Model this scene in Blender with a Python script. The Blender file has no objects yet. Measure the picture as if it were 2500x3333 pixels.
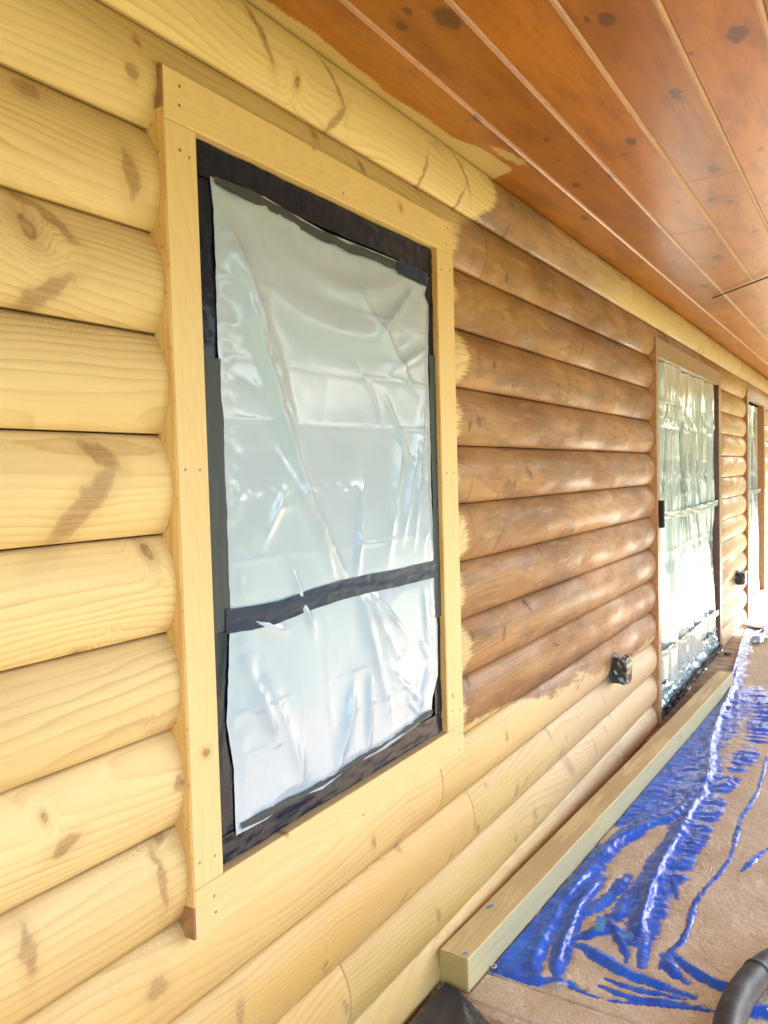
import bpy, bmesh, math, random
import numpy as np
from mathutils import Vector, Matrix

random.seed(7)
rng = np.random.RandomState(11)
sc = bpy.context.scene
COL = sc.collection
pi = math.pi

# ------------------------------------------------------------------ camera
CAM = (-0.99907, -1.12331, 1.50001)
YAW, PITCH, ROLL = 0.567749, -0.047833, -0.026814
fwd = Vector((math.cos(YAW)*math.cos(PITCH), math.sin(YAW)*math.cos(PITCH), math.sin(PITCH)))
rt = fwd.cross(Vector((0, 0, 1))).normalized()
up = rt.cross(fwd)
r2 = rt*math.cos(ROLL) + up*math.sin(ROLL)
u2 = -rt*math.sin(ROLL) + up*math.cos(ROLL)
cd = bpy.data.cameras.new('camera')
cam = bpy.data.objects.new('camera', cd)
COL.objects.link(cam)
m = Matrix((r2, u2, -fwd)).transposed().to_4x4()
m.translation = Vector(CAM)
cam.matrix_world = m
cd.sensor_fit = 'VERTICAL'
cd.sensor_height = 36.0
cd.lens = 36.0*2538.3/3333.0
cd.clip_start = 0.02
cd.clip_end = 400
sc.camera = cam

# ------------------------------------------------------------------ light
SUN_EL = math.radians(27)
SUN_AZ = math.radians(-20)          # from +x towards -y
sdir = Vector((math.cos(SUN_EL)*math.cos(SUN_AZ), math.cos(SUN_EL)*math.sin(SUN_AZ), math.sin(SUN_EL)))
w = bpy.data.worlds.new('World')
sc.world = w
w.use_nodes = True
wn = w.node_tree
sky = wn.nodes.new('ShaderNodeTexSky')
sky.sky_type = 'NISHITA'
sky.sun_disc = False
sky.sun_elevation = SUN_EL
sky.sun_rotation = math.atan2(sdir.x, sdir.y)
wn.links.new(sky.outputs[0], wn.nodes['Background'].inputs[0])
wn.nodes['Background'].inputs[1].default_value = 0.15
sl = bpy.data.lights.new('sun', 'SUN')
sl.energy = 5.0
sl.angle = math.radians(0.5)
sl.color = (1.0, 0.93, 0.82)
so = bpy.data.objects.new('sun', sl)
so.rotation_euler = sdir.to_track_quat('Z', 'Y').to_euler()
so.location = (8, -8, 12)
COL.objects.link(so)
sc.view_settings.view_transform = 'Standard'
sc.view_settings.look = 'None'
sc.view_settings.gamma = 1
sc.view_settings.use_curve_mapping = False
sc.view_settings.exposure = 2.78
sc.cycles.max_bounces = 7
sc.cycles.diffuse_bounces = 4
sc.cycles.glossy_bounces = 3

# ------------------------------------------------------------------ helpers
def link(name, me, parent=None, loc=None, rot=None):
    o = bpy.data.objects.new(name, me)
    COL.objects.link(o)
    if parent is not None:
        o.parent = parent
    if loc is not None:
        o.location = loc
    if rot is not None:
        o.rotation_euler = rot
    return o

def tag(o, label=None, cat=None, group=None, kind=None):
    if label: o['label'] = label
    if cat: o['category'] = cat
    if group: o['group'] = group
    if kind: o['kind'] = kind
    return o

def mesh(name, V, F, mats=(), smooth=False, fmat=None):
    me = bpy.data.meshes.new(name)
    me.from_pydata([tuple(map(float, v)) for v in V], [], F)
    for mt in mats:
        me.materials.append(mt)
    if fmat is not None:
        me.polygons.foreach_set('material_index', fmat)
    if smooth:
        me.polygons.foreach_set('use_smooth', [True]*len(me.polygons))
    me.update()
    return me

def box_me(name, sx, sy, sz, mat, bev=0.0, seg=2):
    """box centred at the origin"""
    bm = bmesh.new()
    bmesh.ops.create_cube(bm, size=1)
    bmesh.ops.scale(bm, vec=(sx, sy, sz), verts=bm.verts)
    if bev > 0:
        bmesh.ops.bevel(bm, geom=bm.edges[:], offset=bev, segments=seg, affect='EDGES', profile=0.5)
    me = bpy.data.meshes.new(name)
    bm.to_mesh(me); bm.free()
    me.materials.append(mat)
    return me

def box(name, x0, x1, y0, y1, z0, z1, mat, parent=None, bev=0.0, seg=2):
    me = box_me(name, x1-x0, y1-y0, z1-z0, mat, bev, seg)
    return link(name, me, parent, ((x0+x1)/2, (y0+y1)/2, (z0+z1)/2))

def grid_faces(nu, nv, off=0):
    i = np.arange(nu-1)[:, None]; j = np.arange(nv-1)[None, :]
    a = off + i*nv + j
    return np.stack([a, a+nv, a+nv+1, a+1], -1).reshape(-1, 4)

def grid_mesh(name, X, Y, Z, mats, keep=None, smooth=True, flip=False):
    nu, nv = X.shape
    V = np.stack([X, Y, Z], -1).reshape(-1, 3).astype(np.float32)
    F = grid_faces(nu, nv)
    if flip: F = F[:, ::-1]
    if keep is not None:
        k = keep.reshape(-1)
        F = F[k[F].all(1)]
        used = np.unique(F); mp = -np.ones(len(V), int); mp[used] = np.arange(len(used))
        V = V[used]; F = mp[F]
    me = bpy.data.meshes.new(name)
    me.vertices.add(len(V)); me.vertices.foreach_set('co', V.ravel())
    me.loops.add(F.size); me.loops.foreach_set('vertex_index', F.ravel().astype(np.int32))
    me.polygons.add(len(F))
    me.polygons.foreach_set('loop_start', np.arange(0, F.size, 4, dtype=np.int32))
    me.polygons.foreach_set('loop_total', np.full(len(F), 4, np.int32))
    me.update(calc_edges=True)
    me.validate()
    if smooth:
        me.polygons.foreach_set('use_smooth', [True]*len(me.polygons))
    for mt in mats: me.materials.append(mt)
    return me

_tab = rng.rand(512, 512)
def vn(x, y, s=0):
    x = np.asarray(x, float)+s*17.31+200; y = np.asarray(y, float)+s*9.77+200
    xi = np.floor(x).astype(int); yi = np.floor(y).astype(int)
    fx = x-xi; fy = y-yi
    fx = fx*fx*(3-2*fx); fy = fy*fy*(3-2*fy)
    g = lambda a, b: _tab[a % 512, b % 512]
    return (g(xi, yi)*(1-fx)*(1-fy)+g(xi+1, yi)*fx*(1-fy)+g(xi, yi+1)*(1-fx)*fy+g(xi+1, yi+1)*fx*fy)*2-1
def fbm(x, y, s=0, o=4):
    r = 0; a = 1; t = 0
    for k in range(o):
        r = r+a*vn(x*2**k, y*2**k, s+k*3); t += a; a *= .5
    return r/t
def ridge(x, y, s=0, o=3):
    r = 0; a = 1; t = 0
    for k in range(o):
        r = r+a*(1-2*np.abs(vn(x*2**k, y*2**k, s+k*3))); t += a; a *= .5
    return r/t

def pdist(X, Y, pts):
    """distance to a polyline, arc length of the nearest point, signed side"""
    best = np.full(X.shape, 1e9); arc = np.zeros(X.shape); side = np.zeros(X.shape)
    L = 0
    for (ax, ay), (bx, by) in zip(pts[:-1], pts[1:]):
        dx, dy = bx-ax, by-ay; l = math.hypot(dx, dy)+1e-9
        t = np.clip(((X-ax)*dx+(Y-ay)*dy)/l/l, 0, 1)
        d = np.hypot(X-ax-t*dx, Y-ay-t*dy)
        k = d < best
        best = np.where(k, d, best); arc = np.where(k, L+t*l, arc)
        side = np.where(k, ((X-ax)*dy-(Y-ay)*dx)/l, side)
        L += l
    return best, arc, side, L

def smooth_line(pts, n=8):
    P = np.array(pts, float); out = []
    for i in range(len(P)-1):
        p0 = P[max(i-1, 0)]; p1 = P[i]; p2 = P[i+1]; p3 = P[min(i+2, len(P)-1)]
        for k in range(n):
            t = k/n
            out.append(.5*((2*p1)+(-p0+p2)*t+(2*p0-5*p1+4*p2-p3)*t*t+(-p0+3*p1-3*p2+p3)*t**3))
    out.append(P[-1]); return out

def tube(name, pts, r, mat, seg=16, rib=0.0, ribstep=2, closed=True):
    P = [Vector(p) for p in pts]; V = []; F = []
    n = len(P)
    for i, p in enumerate(P):
        t = (P[min(i+1, n-1)]-P[max(i-1, 0)]).normalized()
        a = t.cross(Vector((0, 0, 1)))
        if a.length < 1e-3: a = Vector((1, 0, 0))
        a.normalize(); b = t.cross(a)
        rr = r(i) if callable(r) else r
        for k in range(seg):
            an = 2*pi*k/seg
            V.append(p+a*math.cos(an)*rr+b*math.sin(an)*rr)
    for i in range(n-1):
        for k in range(seg):
            F.append((i*seg+k, i*seg+(k+1) % seg, (i+1)*seg+(k+1) % seg, (i+1)*seg+k))
    F.append(tuple(range(seg))[::-1]); F.append(tuple((n-1)*seg+k for k in range(seg)))
    return mesh(name, V, F, [mat], smooth=True)

# ------------------------------------------------------------------ node helper
class NT:
    def __init__(s, name):
        s.m = bpy.data.materials.new(name); s.m.use_nodes = True
        s.t = s.m.node_tree; s.n = s.t.nodes; s.p = s.n['Principled BSDF']
    def put(s, v, sock):
        if isinstance(v, bpy.types.NodeSocket): s.t.links.new(v, sock)
        elif v is not None:
            if isinstance(v, (tuple, list)) and len(v) == 3 and sock.type == 'RGBA': v = (*v, 1)
            sock.default_value = v
    def ma(s, op, a, b=None, c=None, clamp=False):
        n = s.n.new('ShaderNodeMath'); n.operation = op; n.use_clamp = clamp
        for i, v in enumerate((a, b, c)):
            if v is not None: s.put(v, n.inputs[i])
        return n.outputs[0]
    def vm(s, op, a, b=None, out=0):
        n = s.n.new('ShaderNodeVectorMath'); n.operation = op
        s.put(a, n.inputs[0])
        if b is not None:
            if op == 'SCALE': s.put(b, n.inputs['Scale'])
            else: s.put(b, n.inputs[1])
        return n.outputs[1] if op in ('LENGTH', 'DISTANCE', 'DOT_PRODUCT') else n.outputs[0]
    def sep(s, v):
        n = s.n.new('ShaderNodeSeparateXYZ'); s.put(v, n.inputs[0]); return n.outputs
    def com(s, x=0., y=0., z=0.):
        n = s.n.new('ShaderNodeCombineXYZ')
        for i, v in enumerate((x, y, z)): s.put(v, n.inputs[i])
        return n.outputs[0]
    def noise(s, v, scale=1., detail=3., rough=.5, dist=0., color=False):
        n = s.n.new('ShaderNodeTexNoise'); s.put(v, n.inputs['Vector'])
        for k, q in (('Scale', scale), ('Detail', detail), ('Roughness', rough), ('Distortion', dist)):
            n.inputs[k].default_value = q
        return n.outputs[1 if color else 0]
    def vor(s, v, scale=1., feature='F1', rnd=1.):
        n = s.n.new('ShaderNodeTexVoronoi'); n.feature = feature; s.put(v, n.inputs['Vector'])
        n.inputs['Scale'].default_value = scale; n.inputs['Randomness'].default_value = rnd
        return n.outputs
    def ss(s, v, a, b, lo=0., hi=1.):
        n = s.n.new('ShaderNodeMapRange'); n.interpolation_type = 'SMOOTHSTEP'
        s.put(v, n.inputs[0])
        for i, q in enumerate((a, b, lo, hi)): s.put(q, n.inputs[1+i])
        return n.outputs[0]
    def mix(s, f, a, b, mode='MIX'):
        n = s.n.new('ShaderNodeMix'); n.data_type = 'RGBA'; n.blend_type = mode
        s.put(f, n.inputs[0]); s.put(a, n.inputs[6]); s.put(b, n.inputs[7])
        return n.outputs[2]
    def bump(s, h, strength, dist=.001, normal=None):
        n = s.n.new('ShaderNodeBump'); n.inputs['Strength'].default_value = strength
        n.inputs['Distance'].default_value = dist; s.put(h, n.inputs['Height'])
        if normal is not None: s.put(normal, n.inputs['Normal'])
        return n.outputs[0]
    def obj(s):
        return s.n.new('ShaderNodeTexCoord').outputs['Object']
    def pos(s):
        return s.n.new('ShaderNodeNewGeometry').outputs['Position']
    def rand(s):
        return s.n.new('ShaderNodeObjectInfo').outputs['Random']
    def marks(s, p2, items, wob=None):
        """min over marks of the normalised distance (1 = edge of the mark)"""
        acc = None
        for (x, y, a, l, wd) in items:
            mp = s.n.new('ShaderNodeMapping'); mp.vector_type = 'TEXTURE'
            s.put(p2, mp.inputs['Vector'])
            mp.inputs['Location'].default_value = (x, y, 0)
            mp.inputs['Rotation'].default_value = (0, 0, a)
            mp.inputs['Scale'].default_value = (l, wd, 1)
            d = s.vm('LENGTH', mp.outputs[0])
            acc = d if acc is None else s.ma('MINIMUM', acc, d)
        return acc

def simple(name, col, rough=.5, metal=0., spec=.5, coat=0., bumpscale=None, bumpstr=.2, vary=0.0, vscale=8.):
    n = NT(name)
    c = col
    if vary:
        f = n.noise(n.obj(), vscale, 4)
        c = n.mix(n.ss(f, .3, .7), tuple(q*(1-vary) for q in col), tuple(min(q*(1+vary), 1) for q in col))
    n.put(c, n.p.inputs['Base Color'])
    n.p.inputs['Roughness'].default_value = rough
    n.p.inputs['Metallic'].default_value = metal
    n.p.inputs['Specular IOR Level'].default_value = spec
    n.p.inputs['Coat Weight'].default_value = coat
    if bumpscale:
        n.put(n.bump(n.noise(n.obj(), bumpscale, 4), bumpstr, .002), n.p.inputs['Normal'])
    return n.m

def wood(name, light=(.60, .45, .22), late=(.42, .26, .10), knotc=(.22, .11, .045), axis='X', spacing=.006,
         cellL=.42, cellH=.16, kr=(.006, .017), kaspect=1.6, kprob=.55, rough=.5, ring=.55, tone=.14,
         spec=.4, extra=None, bumps=.25, rander=.12, fiber=.10, pithd=.07, fscale=300, dens=1.0):
    n = NT(name)
    o = n.sep(n.obj()); R = n.rand()
    order = {'X': (0, 1, 2), 'Y': (1, 2, 0), 'Z': (2, 1, 0), 'C': (0, 2, 1)}[axis]   # along, depth, height
    x, d, h = (o[i] for i in order)
    xr = n.ma('MULTIPLY_ADD', R, 37.7, x)
    hr = n.ma('MULTIPLY_ADD', R, 91.3, h)
    # knots
    kv = n.com(n.ma('DIVIDE', xr, cellL), n.ma('DIVIDE', hr, cellH), 0.)
    vo = n.vor(kv, 1., 'F1', .9)
    vp = n.sep(vo['Position']); kc = n.sep(vo['Color'])
    dx = n.ma('MULTIPLY', n.ma('SUBTRACT', n.ma('DIVIDE', xr, cellL), vp[0]), cellL)
    dh = n.ma('MULTIPLY', n.ma('SUBTRACT', n.ma('DIVIDE', hr, cellH), vp[1]), cellH)
    dx2 = n.ma('ADD', dx, n.ma('MULTIPLY', dh, n.ma('SUBTRACT', kc[2], .5)))
    rr = n.vm('LENGTH', n.com(dx2, n.ma('DIVIDE', dh, kaspect), 0.))
    wob = n.noise(n.com(n.ma('MULTIPLY', xr, 60), n.ma('MULTIPLY', hr, 60), d), 1., 2)
    rr = n.ma('MULTIPLY', rr, n.ma('MULTIPLY_ADD', wob, .7, .65))
    has = n.ma('GREATER_THAN', kc[0], 1-kprob)
    rk = n.ma('MULTIPLY_ADD', kc[1], kr[1]-kr[0], kr[0])
    kq = n.ma('DIVIDE', rr, rk)
    kmask = n.ma('MULTIPLY', n.ss(kq, 1.25, .75), has)
    kedge = n.ma('MULTIPLY', n.ma('MULTIPLY', n.ss(kq, .6, .95), n.ss(kq, 1.35, 1.05)), has)
    halo = n.ma('MULTIPLY', n.ss(kq, 3.6, .8), has)
    defl = n.ma('MULTIPLY', n.ma('POWER', 2.718, n.ma('MULTIPLY', n.ma('MULTIPLY', kq, kq), -.09)), has)
    # rings
    lown = n.noise(n.com(n.ma('MULTIPLY', xr, .9), n.ma('MULTIPLY', h, 4.), n.ma('MULTIPLY', R, 50)), 1., 2)
    h0 = n.ma('MULTIPLY', n.ma('SUBTRACT', R, .5), rander)
    hh = n.ma('ADD', n.ma('SUBTRACT', h, h0), n.ma('MULTIPLY', n.ma('SUBTRACT', lown, .5), .09))
    lown2 = n.noise(n.com(n.ma('MULTIPLY', xr, .55), 3.3, n.ma('MULTIPLY', R, 77)), 1., 1)
    dd = n.ma('SUBTRACT', d, n.ma('MULTIPLY_ADD', lown2, pithd*1.6, .006))
    g = n.vm('LENGTH', n.com(hh, dd, 0.))
    fine = n.noise(n.com(n.ma('MULTIPLY', xr, 4.), n.ma('MULTIPLY', h, 30.), d), 1., 2)
    g = n.ma('ADD', g, n.ma('MULTIPLY', defl, .022))
    g = n.ma('ADD', g, n.ma('MULTIPLY', fine, .006))
    gs = n.ma('DIVIDE', g, spacing)
    fr = n.ma('FRACT', gs)
    line = n.ma('MULTIPLY', n.ma('POWER', fr, 3.0), n.ss(fr, 1.0, .9))
    per = n.noise(n.com(n.ma('FLOOR', gs), R, 0.), 3.3, 0)
    line = n.ma('MULTIPLY', line, n.ma('MULTIPLY_ADD', per, 1.2, .25))
    vis = n.ss(n.noise(n.com(n.ma('MULTIPLY', xr, 1.6), n.ma('MULTIPLY', hr, 7.), d), 1., 2), .32, .62, .35, 1.)
    line = n.ma('MULTIPLY', line, vis)
    fib = n.noise(n.com(n.ma('MULTIPLY', xr, 9.), n.ma('MULTIPLY', hr, fscale), n.ma('MULTIPLY', d, fscale)), 1., 3)
    big = n.noise(n.com(n.ma('MULTIPLY', xr, 1.4), n.ma('MULTIPLY', hr, 6.), n.ma('MULTIPLY', R, 9)), 1., 4, .6)
    c = n.mix(n.ma('MULTIPLY', line, ring, clamp=True), light, late)
    c = n.mix(n.ma('MULTIPLY', n.ss(big, .42, .75), .5), c, n.mix(.45, light, late))
    tn = n.ma('MULTIPLY_ADD', n.ma('SUBTRACT', R, .5), tone*2, 1.)
    tn = n.ma('MULTIPLY', tn, n.ma('MULTIPLY_ADD', fib, fiber*2, 1-fiber))
    c = n.vm('SCALE', c, tn)
    c = n.mix(n.ma('MULTIPLY', halo, .45), c, n.mix(.6, late, knotc))
    c = n.mix(n.ma('MULTIPLY', kmask, .8*dens), c, n.mix(n.ss(wob, .3, .7), knotc, late))
    c = n.mix(n.ma('MULTIPLY', kedge, .25*dens), c, tuple(q*.45 for q in knotc))
    ro = n.ma('MULTIPLY_ADD', fib, .18, rough-.09)
    nt = dict(n=n, x=xr, h=h, hr=hr, d=d, fib=fib, line=line, big=big, kmask=kmask, c=c, rough=ro, R=R)
    if extra:
        res = extra(nt)
        c, ro = res
    n.put(c, n.p.inputs['Base Color'])
    n.put(ro, n.p.inputs['Roughness'])
    n.p.inputs['Specular IOR Level'].default_value = spec
    bh = n.ma('ADD', n.ma('MULTIPLY', line, -.6), n.ma('MULTIPLY', fib, .5))
    bh = n.ma('SUBTRACT', bh, n.ma('MULTIPLY', kedge, .6))
    if 'bump' in nt: bh = n.ma('ADD', bh, n.ma('MULTIPLY', nt['bump'], .9))
    n.put(n.bump(bh, bumps, .0012), n.p.inputs['Normal'])
    return n.m

# ------------------------------------------------------------------ measured facts of the wall
Z0, P = 2.133, 0.183            # one seam height and the course pitch
ZC = 2.499                      # ceiling
SEAMS = [ZC, 2.316] + [Z0-i*P for i in range(12)]      # tops and bottoms of courses
FACE = -0.045                   # face of the trim boards

WM = [(-0.19, 1.464, 0.8, 0.075, .02), (-0.15, 1.545, -0.58, 0.035, .016), (-0.07, 2.028, -1.31, 0.036, .016), (-0.239, 1.8, 0.57, 0.05, .013),
 (-0.218, 1.913, -0.63, 0.042, .009), (-0.26, 1.937, -0.32, 0.022, .008), (-0.064, 0.778, -1.47, 0.055, .009), (-0.326, 0.786, -1.54, 0.038, .011),
 (-0.255, 0.924, 0.2, 0.024, .013), (-0.087, 0.591, -0.12, 0.024, .018), (-0.018, 0.944, -1.77, 0.012, .011), (0.122, 0.42, -1.86, 0.027, .016),
 (0.426, 0.329, -2.91, 0.03, .012), (0.479, 0.212, -1.21, 0.026, .009), (0.285, 2.428, -0.95, 0.056, .009), (0.546, 2.432, -0.95, 0.058, .007),
 (0.561, 2.352, -2.15, 0.042, .009), (-0.059, 2.206, -1.28, 0.012, .011), (-0.041, 2.263, -0.66, 0.008, .009), (-0.251, 2.106, -0.0, 0.022, .014),
 (1.221, 2.43, -0.9, 0.056, .007), (1.21, 2.341, -2.02, 0.041, .006), (0.98, 2.347, -1.75, 0.051, .006), (1.598, 2.447, -1.1, 0.034, .009),
 (1.577, 2.33, -2.0, 0.03, .010), (0.769, 0.485, -1.0, 0.022, .012), (1.235, 0.344, -0.78, 0.042, .010), (1.545, 0.361, -1.89, 0.026, .014),
 (1.709, 0.209, -1.12, 0.028, .015), (2.114, 0.259, -0.81, 0.055, .022), (2.012, 0.346, -2.12, 0.022, .014), (2.451, 0.232, -1.37, 0.035, .012),
 (1.464, 0.583, -1.13, 0.016, .012), (0.775, 0.34, -2.65, 0.03, .011), (1.219, 0.982, -1.28, 0.018, .010), (1.453, 0.938, -1.39, 0.018, .011),
 (1.294, 1.66, -0.71, 0.020, .014), (1.713, 1.486, -0.49, 0.03, .015), (1.54, 1.436, -0.27, 0.05, .025), (2.303, 1.106, -0.66, 0.019, .010),
 (1.889, 1.207, -0.58, 0.012, .005), (1.701, 1.003, -0.42, 0.03, .018), (1.443, 1.274, 0.91, 0.033, .008),
 (2.75, .30, -1.3, .03, .011), (3.0, .16, -1.2, .03, .012), (3.2, .42, -1.3, .025, .010), (2.6, .41, -1.2, .03, .010), (.95, .20, -1.2, .03, .013), (1.9, .47, -1.2, .03, .010), (.62, .56, -1.3, .02, .009)]
CM = [(0.579, -0.317, 0.036), (0.506, -0.257, 0.013), (0.547, -0.218, 0.015), (0.789, -0.607, 0.024), (1.03, -0.838, 0.03),
 (1.245, -0.656, 0.024), (1.877, -0.645, 0.028), (1.481, -0.474, 0.019), (1.06, -0.156, 0.017), (1.74, -0.215, 0.015),
 (1.486, -0.244, 0.009), (1.312, -0.27, 0.011), (1.054, -0.734, 0.008), (0.763, -0.571, 0.008), (1.728, -0.341, 0.016),
 (2.193, -0.588, 0.023), (2.264, -0.642, 0.014), (2.139, -0.475, 0.013), (3.672, -0.289, 0.027), (2.74, -0.663, 0.015),
 (3.077, -0.459, 0.035), (2.109, -0.129, 0.019), (3.032, -0.272, 0.014)]

CRACKS = [(1.713, 1.50, -.5, .035, .003), (2.10, 1.245, .5, .03, .004), (1.70, 1.0, -.7, .03, .006), (2.6, 1.62, 1.2, .05, .004), (2.95, 1.43, 1.4, .05, .004), (3.2, 1.80, 1.3, .05, .004), (2.35, 2.02, 1.1, .05, .004), (2.8, 1.98, 1.3, .06, .004), (1.98, .80, -.3, .03, .004)]
NEAR = [True]
def log_extra(t):
    n = t['n']; c = t['c']
    p = n.sep(n.pos()); x, z = p[0], p[2]
    # explicit branch marks
    wv = n.noise(n.com(n.ma('MULTIPLY', x, 35), n.ma('MULTIPLY', z, 35), 0.), 1., 3, color=True)
    p2 = n.vm('ADD', n.com(x, z, 0.), n.vm('SCALE', n.vm('SUBTRACT', wv, (.5, .5, .5)), .028))
    md = n.marks(p2, WM) if NEAR[0] else 9.
    core = n.ss(md, 1.2, .6); edge = n.ma('MULTIPLY', n.ss(md, .6, .95), n.ss(md, 1.3, 1.05)); hal = n.ss(md, 2.6, .9)
    c = n.mix(n.ma('MULTIPLY', hal, .28), c, (.42, .25, .085))
    sp0 = n.noise(n.com(n.ma('MULTIPLY', x, 240), n.ma('MULTIPLY', z, 380), 6.), 1., 2)
    core = n.ma('MULTIPLY', core, n.ss(sp0, .36, .60, .78, 1.))
    c = n.mix(n.ma('MULTIPLY', core, .82), c, n.mix(n.ss(t['fib'], .3, .7), (.27, .14, .055), (.45, .26, .11)))
    c = n.mix(n.ma('MULTIPLY', edge, .2), c, (.18, .08, .03))
    # residue of the old stain left in patches of the sanded wood, mostly just under the seams
    u = n.ma('FRACT', n.ma('DIVIDE', n.ma('SUBTRACT', z, Z0-12*P), P))     # 0 bottom .. 1 top of a course
    sp = n.noise(n.com(n.ma('MULTIPLY', x, 170), n.ma('MULTIPLY', z, 420), 0.), 1., 2)
    pt = n.noise(n.com(n.ma('MULTIPLY', x, 3.4), n.ma('MULTIPLY', z, 7.), 4.), 1., 2)
    res = n.ma('MULTIPLY', n.ma('MULTIPLY', n.ss(u, .72, 1.), n.ss(pt, .48, .66)), n.ss(sp, .40, .56))
    c = n.mix(n.ma('MULTIPLY', res, .45), c, (.30, .155, .055))
    seam = n.ma('MAXIMUM', n.ss(u, .965, .995), 0.)
    c = n.mix(n.ma('MULTIPLY', seam, n.ss(pt, .3, .6, .25, .75)), c, (.17, .085, .035))
    # old brown stain to the right of the window
    course = n.ma('FLOOR', n.ma('DIVIDE', n.ma('SUBTRACT', z, Z0-12*P), P))
    rc = n.noise(n.com(n.ma('MULTIPLY', course, 3.71), .5, .5), 1., 0)
    n1 = n.noise(n.com(n.ma('MULTIPLY', x, 2.), n.ma('MULTIPLY', z, 22), 0.), 1., 3)
    n2 = n.noise(n.com(n.ma('MULTIPLY', x, 6.), n.ma('MULTIPLY', z, 190), 2.), 1., 1)
    jit = n.ma('ADD', n.ma('MULTIPLY', n.ma('SUBTRACT', n1, .5), .11), n.ma('MULTIPLY', n.ma('SUBTRACT', n2, .5), .09))
    jit = n.ma('SUBTRACT', jit, n.ma('MULTIPLY', n.ma('SINE', n.ma('MULTIPLY', u, 3.1416)), n.ma('MULTIPLY_ADD', rc, .12, -.045)))
    xb = n.ma('ADD', n.ma('MULTIPLY_ADD', rc, .08, 1.10), n.ss(z, 2.22, 2.42, 0., .27))
    xb = n.ma('ADD', xb, n.ss(z, 2.10, 2.20, 0., .06))
    mx = n.ss(n.ma('SUBTRACT', n.ma('ADD', x, jit), xb), -.022, .026)
    # lower edge of the stained field
    zb = n.ma('SUBTRACT', .66, n.ma('MULTIPLY', n.ss(x, 1.2, 3.2), .14))
    zb = n.ma('ADD', zb, n.ss(x, 1.5, 1.25, 0., .06))
    n3 = n.noise(n.com(n.ma('MULTIPLY', x, 2.4), n.ma('MULTIPLY', z, 6.), 7.), 1., 4, .6)
    n4 = n.noise(n.com(n.ma('MULTIPLY', x, 26), n.ma('MULTIPLY', z, 120), 7.), 1., 2)
    zz = n.ma('ADD', z, n.ma('ADD', n.ma('MULTIPLY', n.ma('SUBTRACT', n3, .5), .26), n.ma('MULTIPLY', n.ma('SUBTRACT', n4, .5), .07)))
    zz = n.ma('ADD', zz, n.ma('MULTIPLY', t['line'], -.02))
    mz = n.ss(n.ma('SUBTRACT', zz, zb), -.02, .02)
    M = n.ma('MULTIPLY', mx, mz)
    tone = n.noise(n.com(n.ma('MULTIPLY', x, 1.3), n.ma('MULTIPLY', z, 5.), 3.), 1., 4, .6)
    br = n.mix(n.ss(tone, .3, .7), (.235, .092, .030), (.46, .225, .088))
    br = n.mix(n.ma('MULTIPLY', t['line'], .5), br, (.13, .055, .02))
    weather = n.noise(n.com(n.ma('MULTIPLY', x, 4.), n.ma('MULTIPLY', z, 14.), 3.), 1., 5, .65)
    br = n.mix(n.ma('MULTIPLY', n.ss(weather, .47, .70), .55), br, (.105, .058, .036))
    pale_blotch = n.noise(n.com(n.ma('MULTIPLY', x, 5.), n.ma('MULTIPLY', z, 26.), 8.), 1., 5, .65)  # random paler blotches in the stain
    br = n.mix(n.ma('MULTIPLY', n.ss(pale_blotch, .54, .70), .55), br, (.52, .31, .15))
    vs = n.noise(n.com(n.ma('MULTIPLY', x, 22.), n.ma('MULTIPLY', z, 2.5), 1.), 1., 3)
    br = n.mix(n.ma('MULTIPLY', n.ss(vs, .58, .72), .35), br, (.11, .06, .035))
    br = n.mix(n.ma('MULTIPLY', t['kmask'], .6), br, (.085, .04, .02))
    br = n.mix(n.ma('MULTIPLY', n.ma('MAXIMUM', core, n.ma('MULTIPLY', edge, .9)), .5), br, (.09, .045, .025))
    ck = n.marks(p2, CRACKS)
    br = n.mix(n.ma('MULTIPLY', n.ss(ck, 1.3, .7), .85), br, (.02, .012, .008))
    worn_and_lit = n.ma('MAXIMUM', n.ss(x, 4.8, 7.2, 0., .6), n.ma('MULTIPLY', n.ss(z, 2.31, 2.325), n.ss(n.ma('ADD', x, n.ma('MULTIPLY', tone, 1.2)), 2.3, 3.8, 0., .72)))  # honey wear on the top course; far logs paler, light painted in
    br = n.mix(worn_and_lit, br, c)
    # sanded but greyer pink wood low on the wall beyond the window
    pk = n.ma('MULTIPLY', n.ss(x, 1.1, 2.4), n.ss(z, 1.0, .6))
    c = n.mix(n.ma('MULTIPLY', pk, .6), c, n.mix(n.ma('MULTIPLY', t['line'], .5), (.52, .34, .21), (.34, .19, .10)))
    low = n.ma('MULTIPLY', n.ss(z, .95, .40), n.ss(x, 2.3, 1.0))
    amber_falloff = n.ma('MULTIPLY', low, n.ss(t['big'], .3, .65, .6, 1.))  # amber tone of the low left logs, with light fall-off painted in
    amber_falloff = n.ma('MULTIPLY', amber_falloff, n.ma('SUBTRACT', 1., n.ma('MAXIMUM', n.ma('MULTIPLY', core, .9), t['kmask'])))
    c = n.mix(amber_falloff, c, n.mix(n.ma('MULTIPLY', t['line'], .6), (.62, .375, .115), (.40, .21, .055)))
    c = n.mix(n.ma('MULTIPLY', M, n.ma('MULTIPLY_ADD', t['fib'], .16, .86), clamp=True), c, br)
    streak = n.noise(n.com(n.ma('MULTIPLY', x, 70.), n.ma('MULTIPLY', z, 9.), 0.), 1., 3)
    patch = n.noise(n.com(n.ma('MULTIPLY', x, 3.), n.ma('MULTIPLY', z, 8.), 9.), 1., 3)
    rs = n.ma('ADD', n.ma('MULTIPLY', streak, .22), n.ma('MULTIPLY', n.ss(patch, .35, .65), .30))
    rst = n.ma('ADD', rs, .27)
    ro = n.ma('ADD', n.ma('MULTIPLY', M, rst), n.ma('MULTIPLY', n.ma('SUBTRACT', 1., M), t['rough']))
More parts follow.
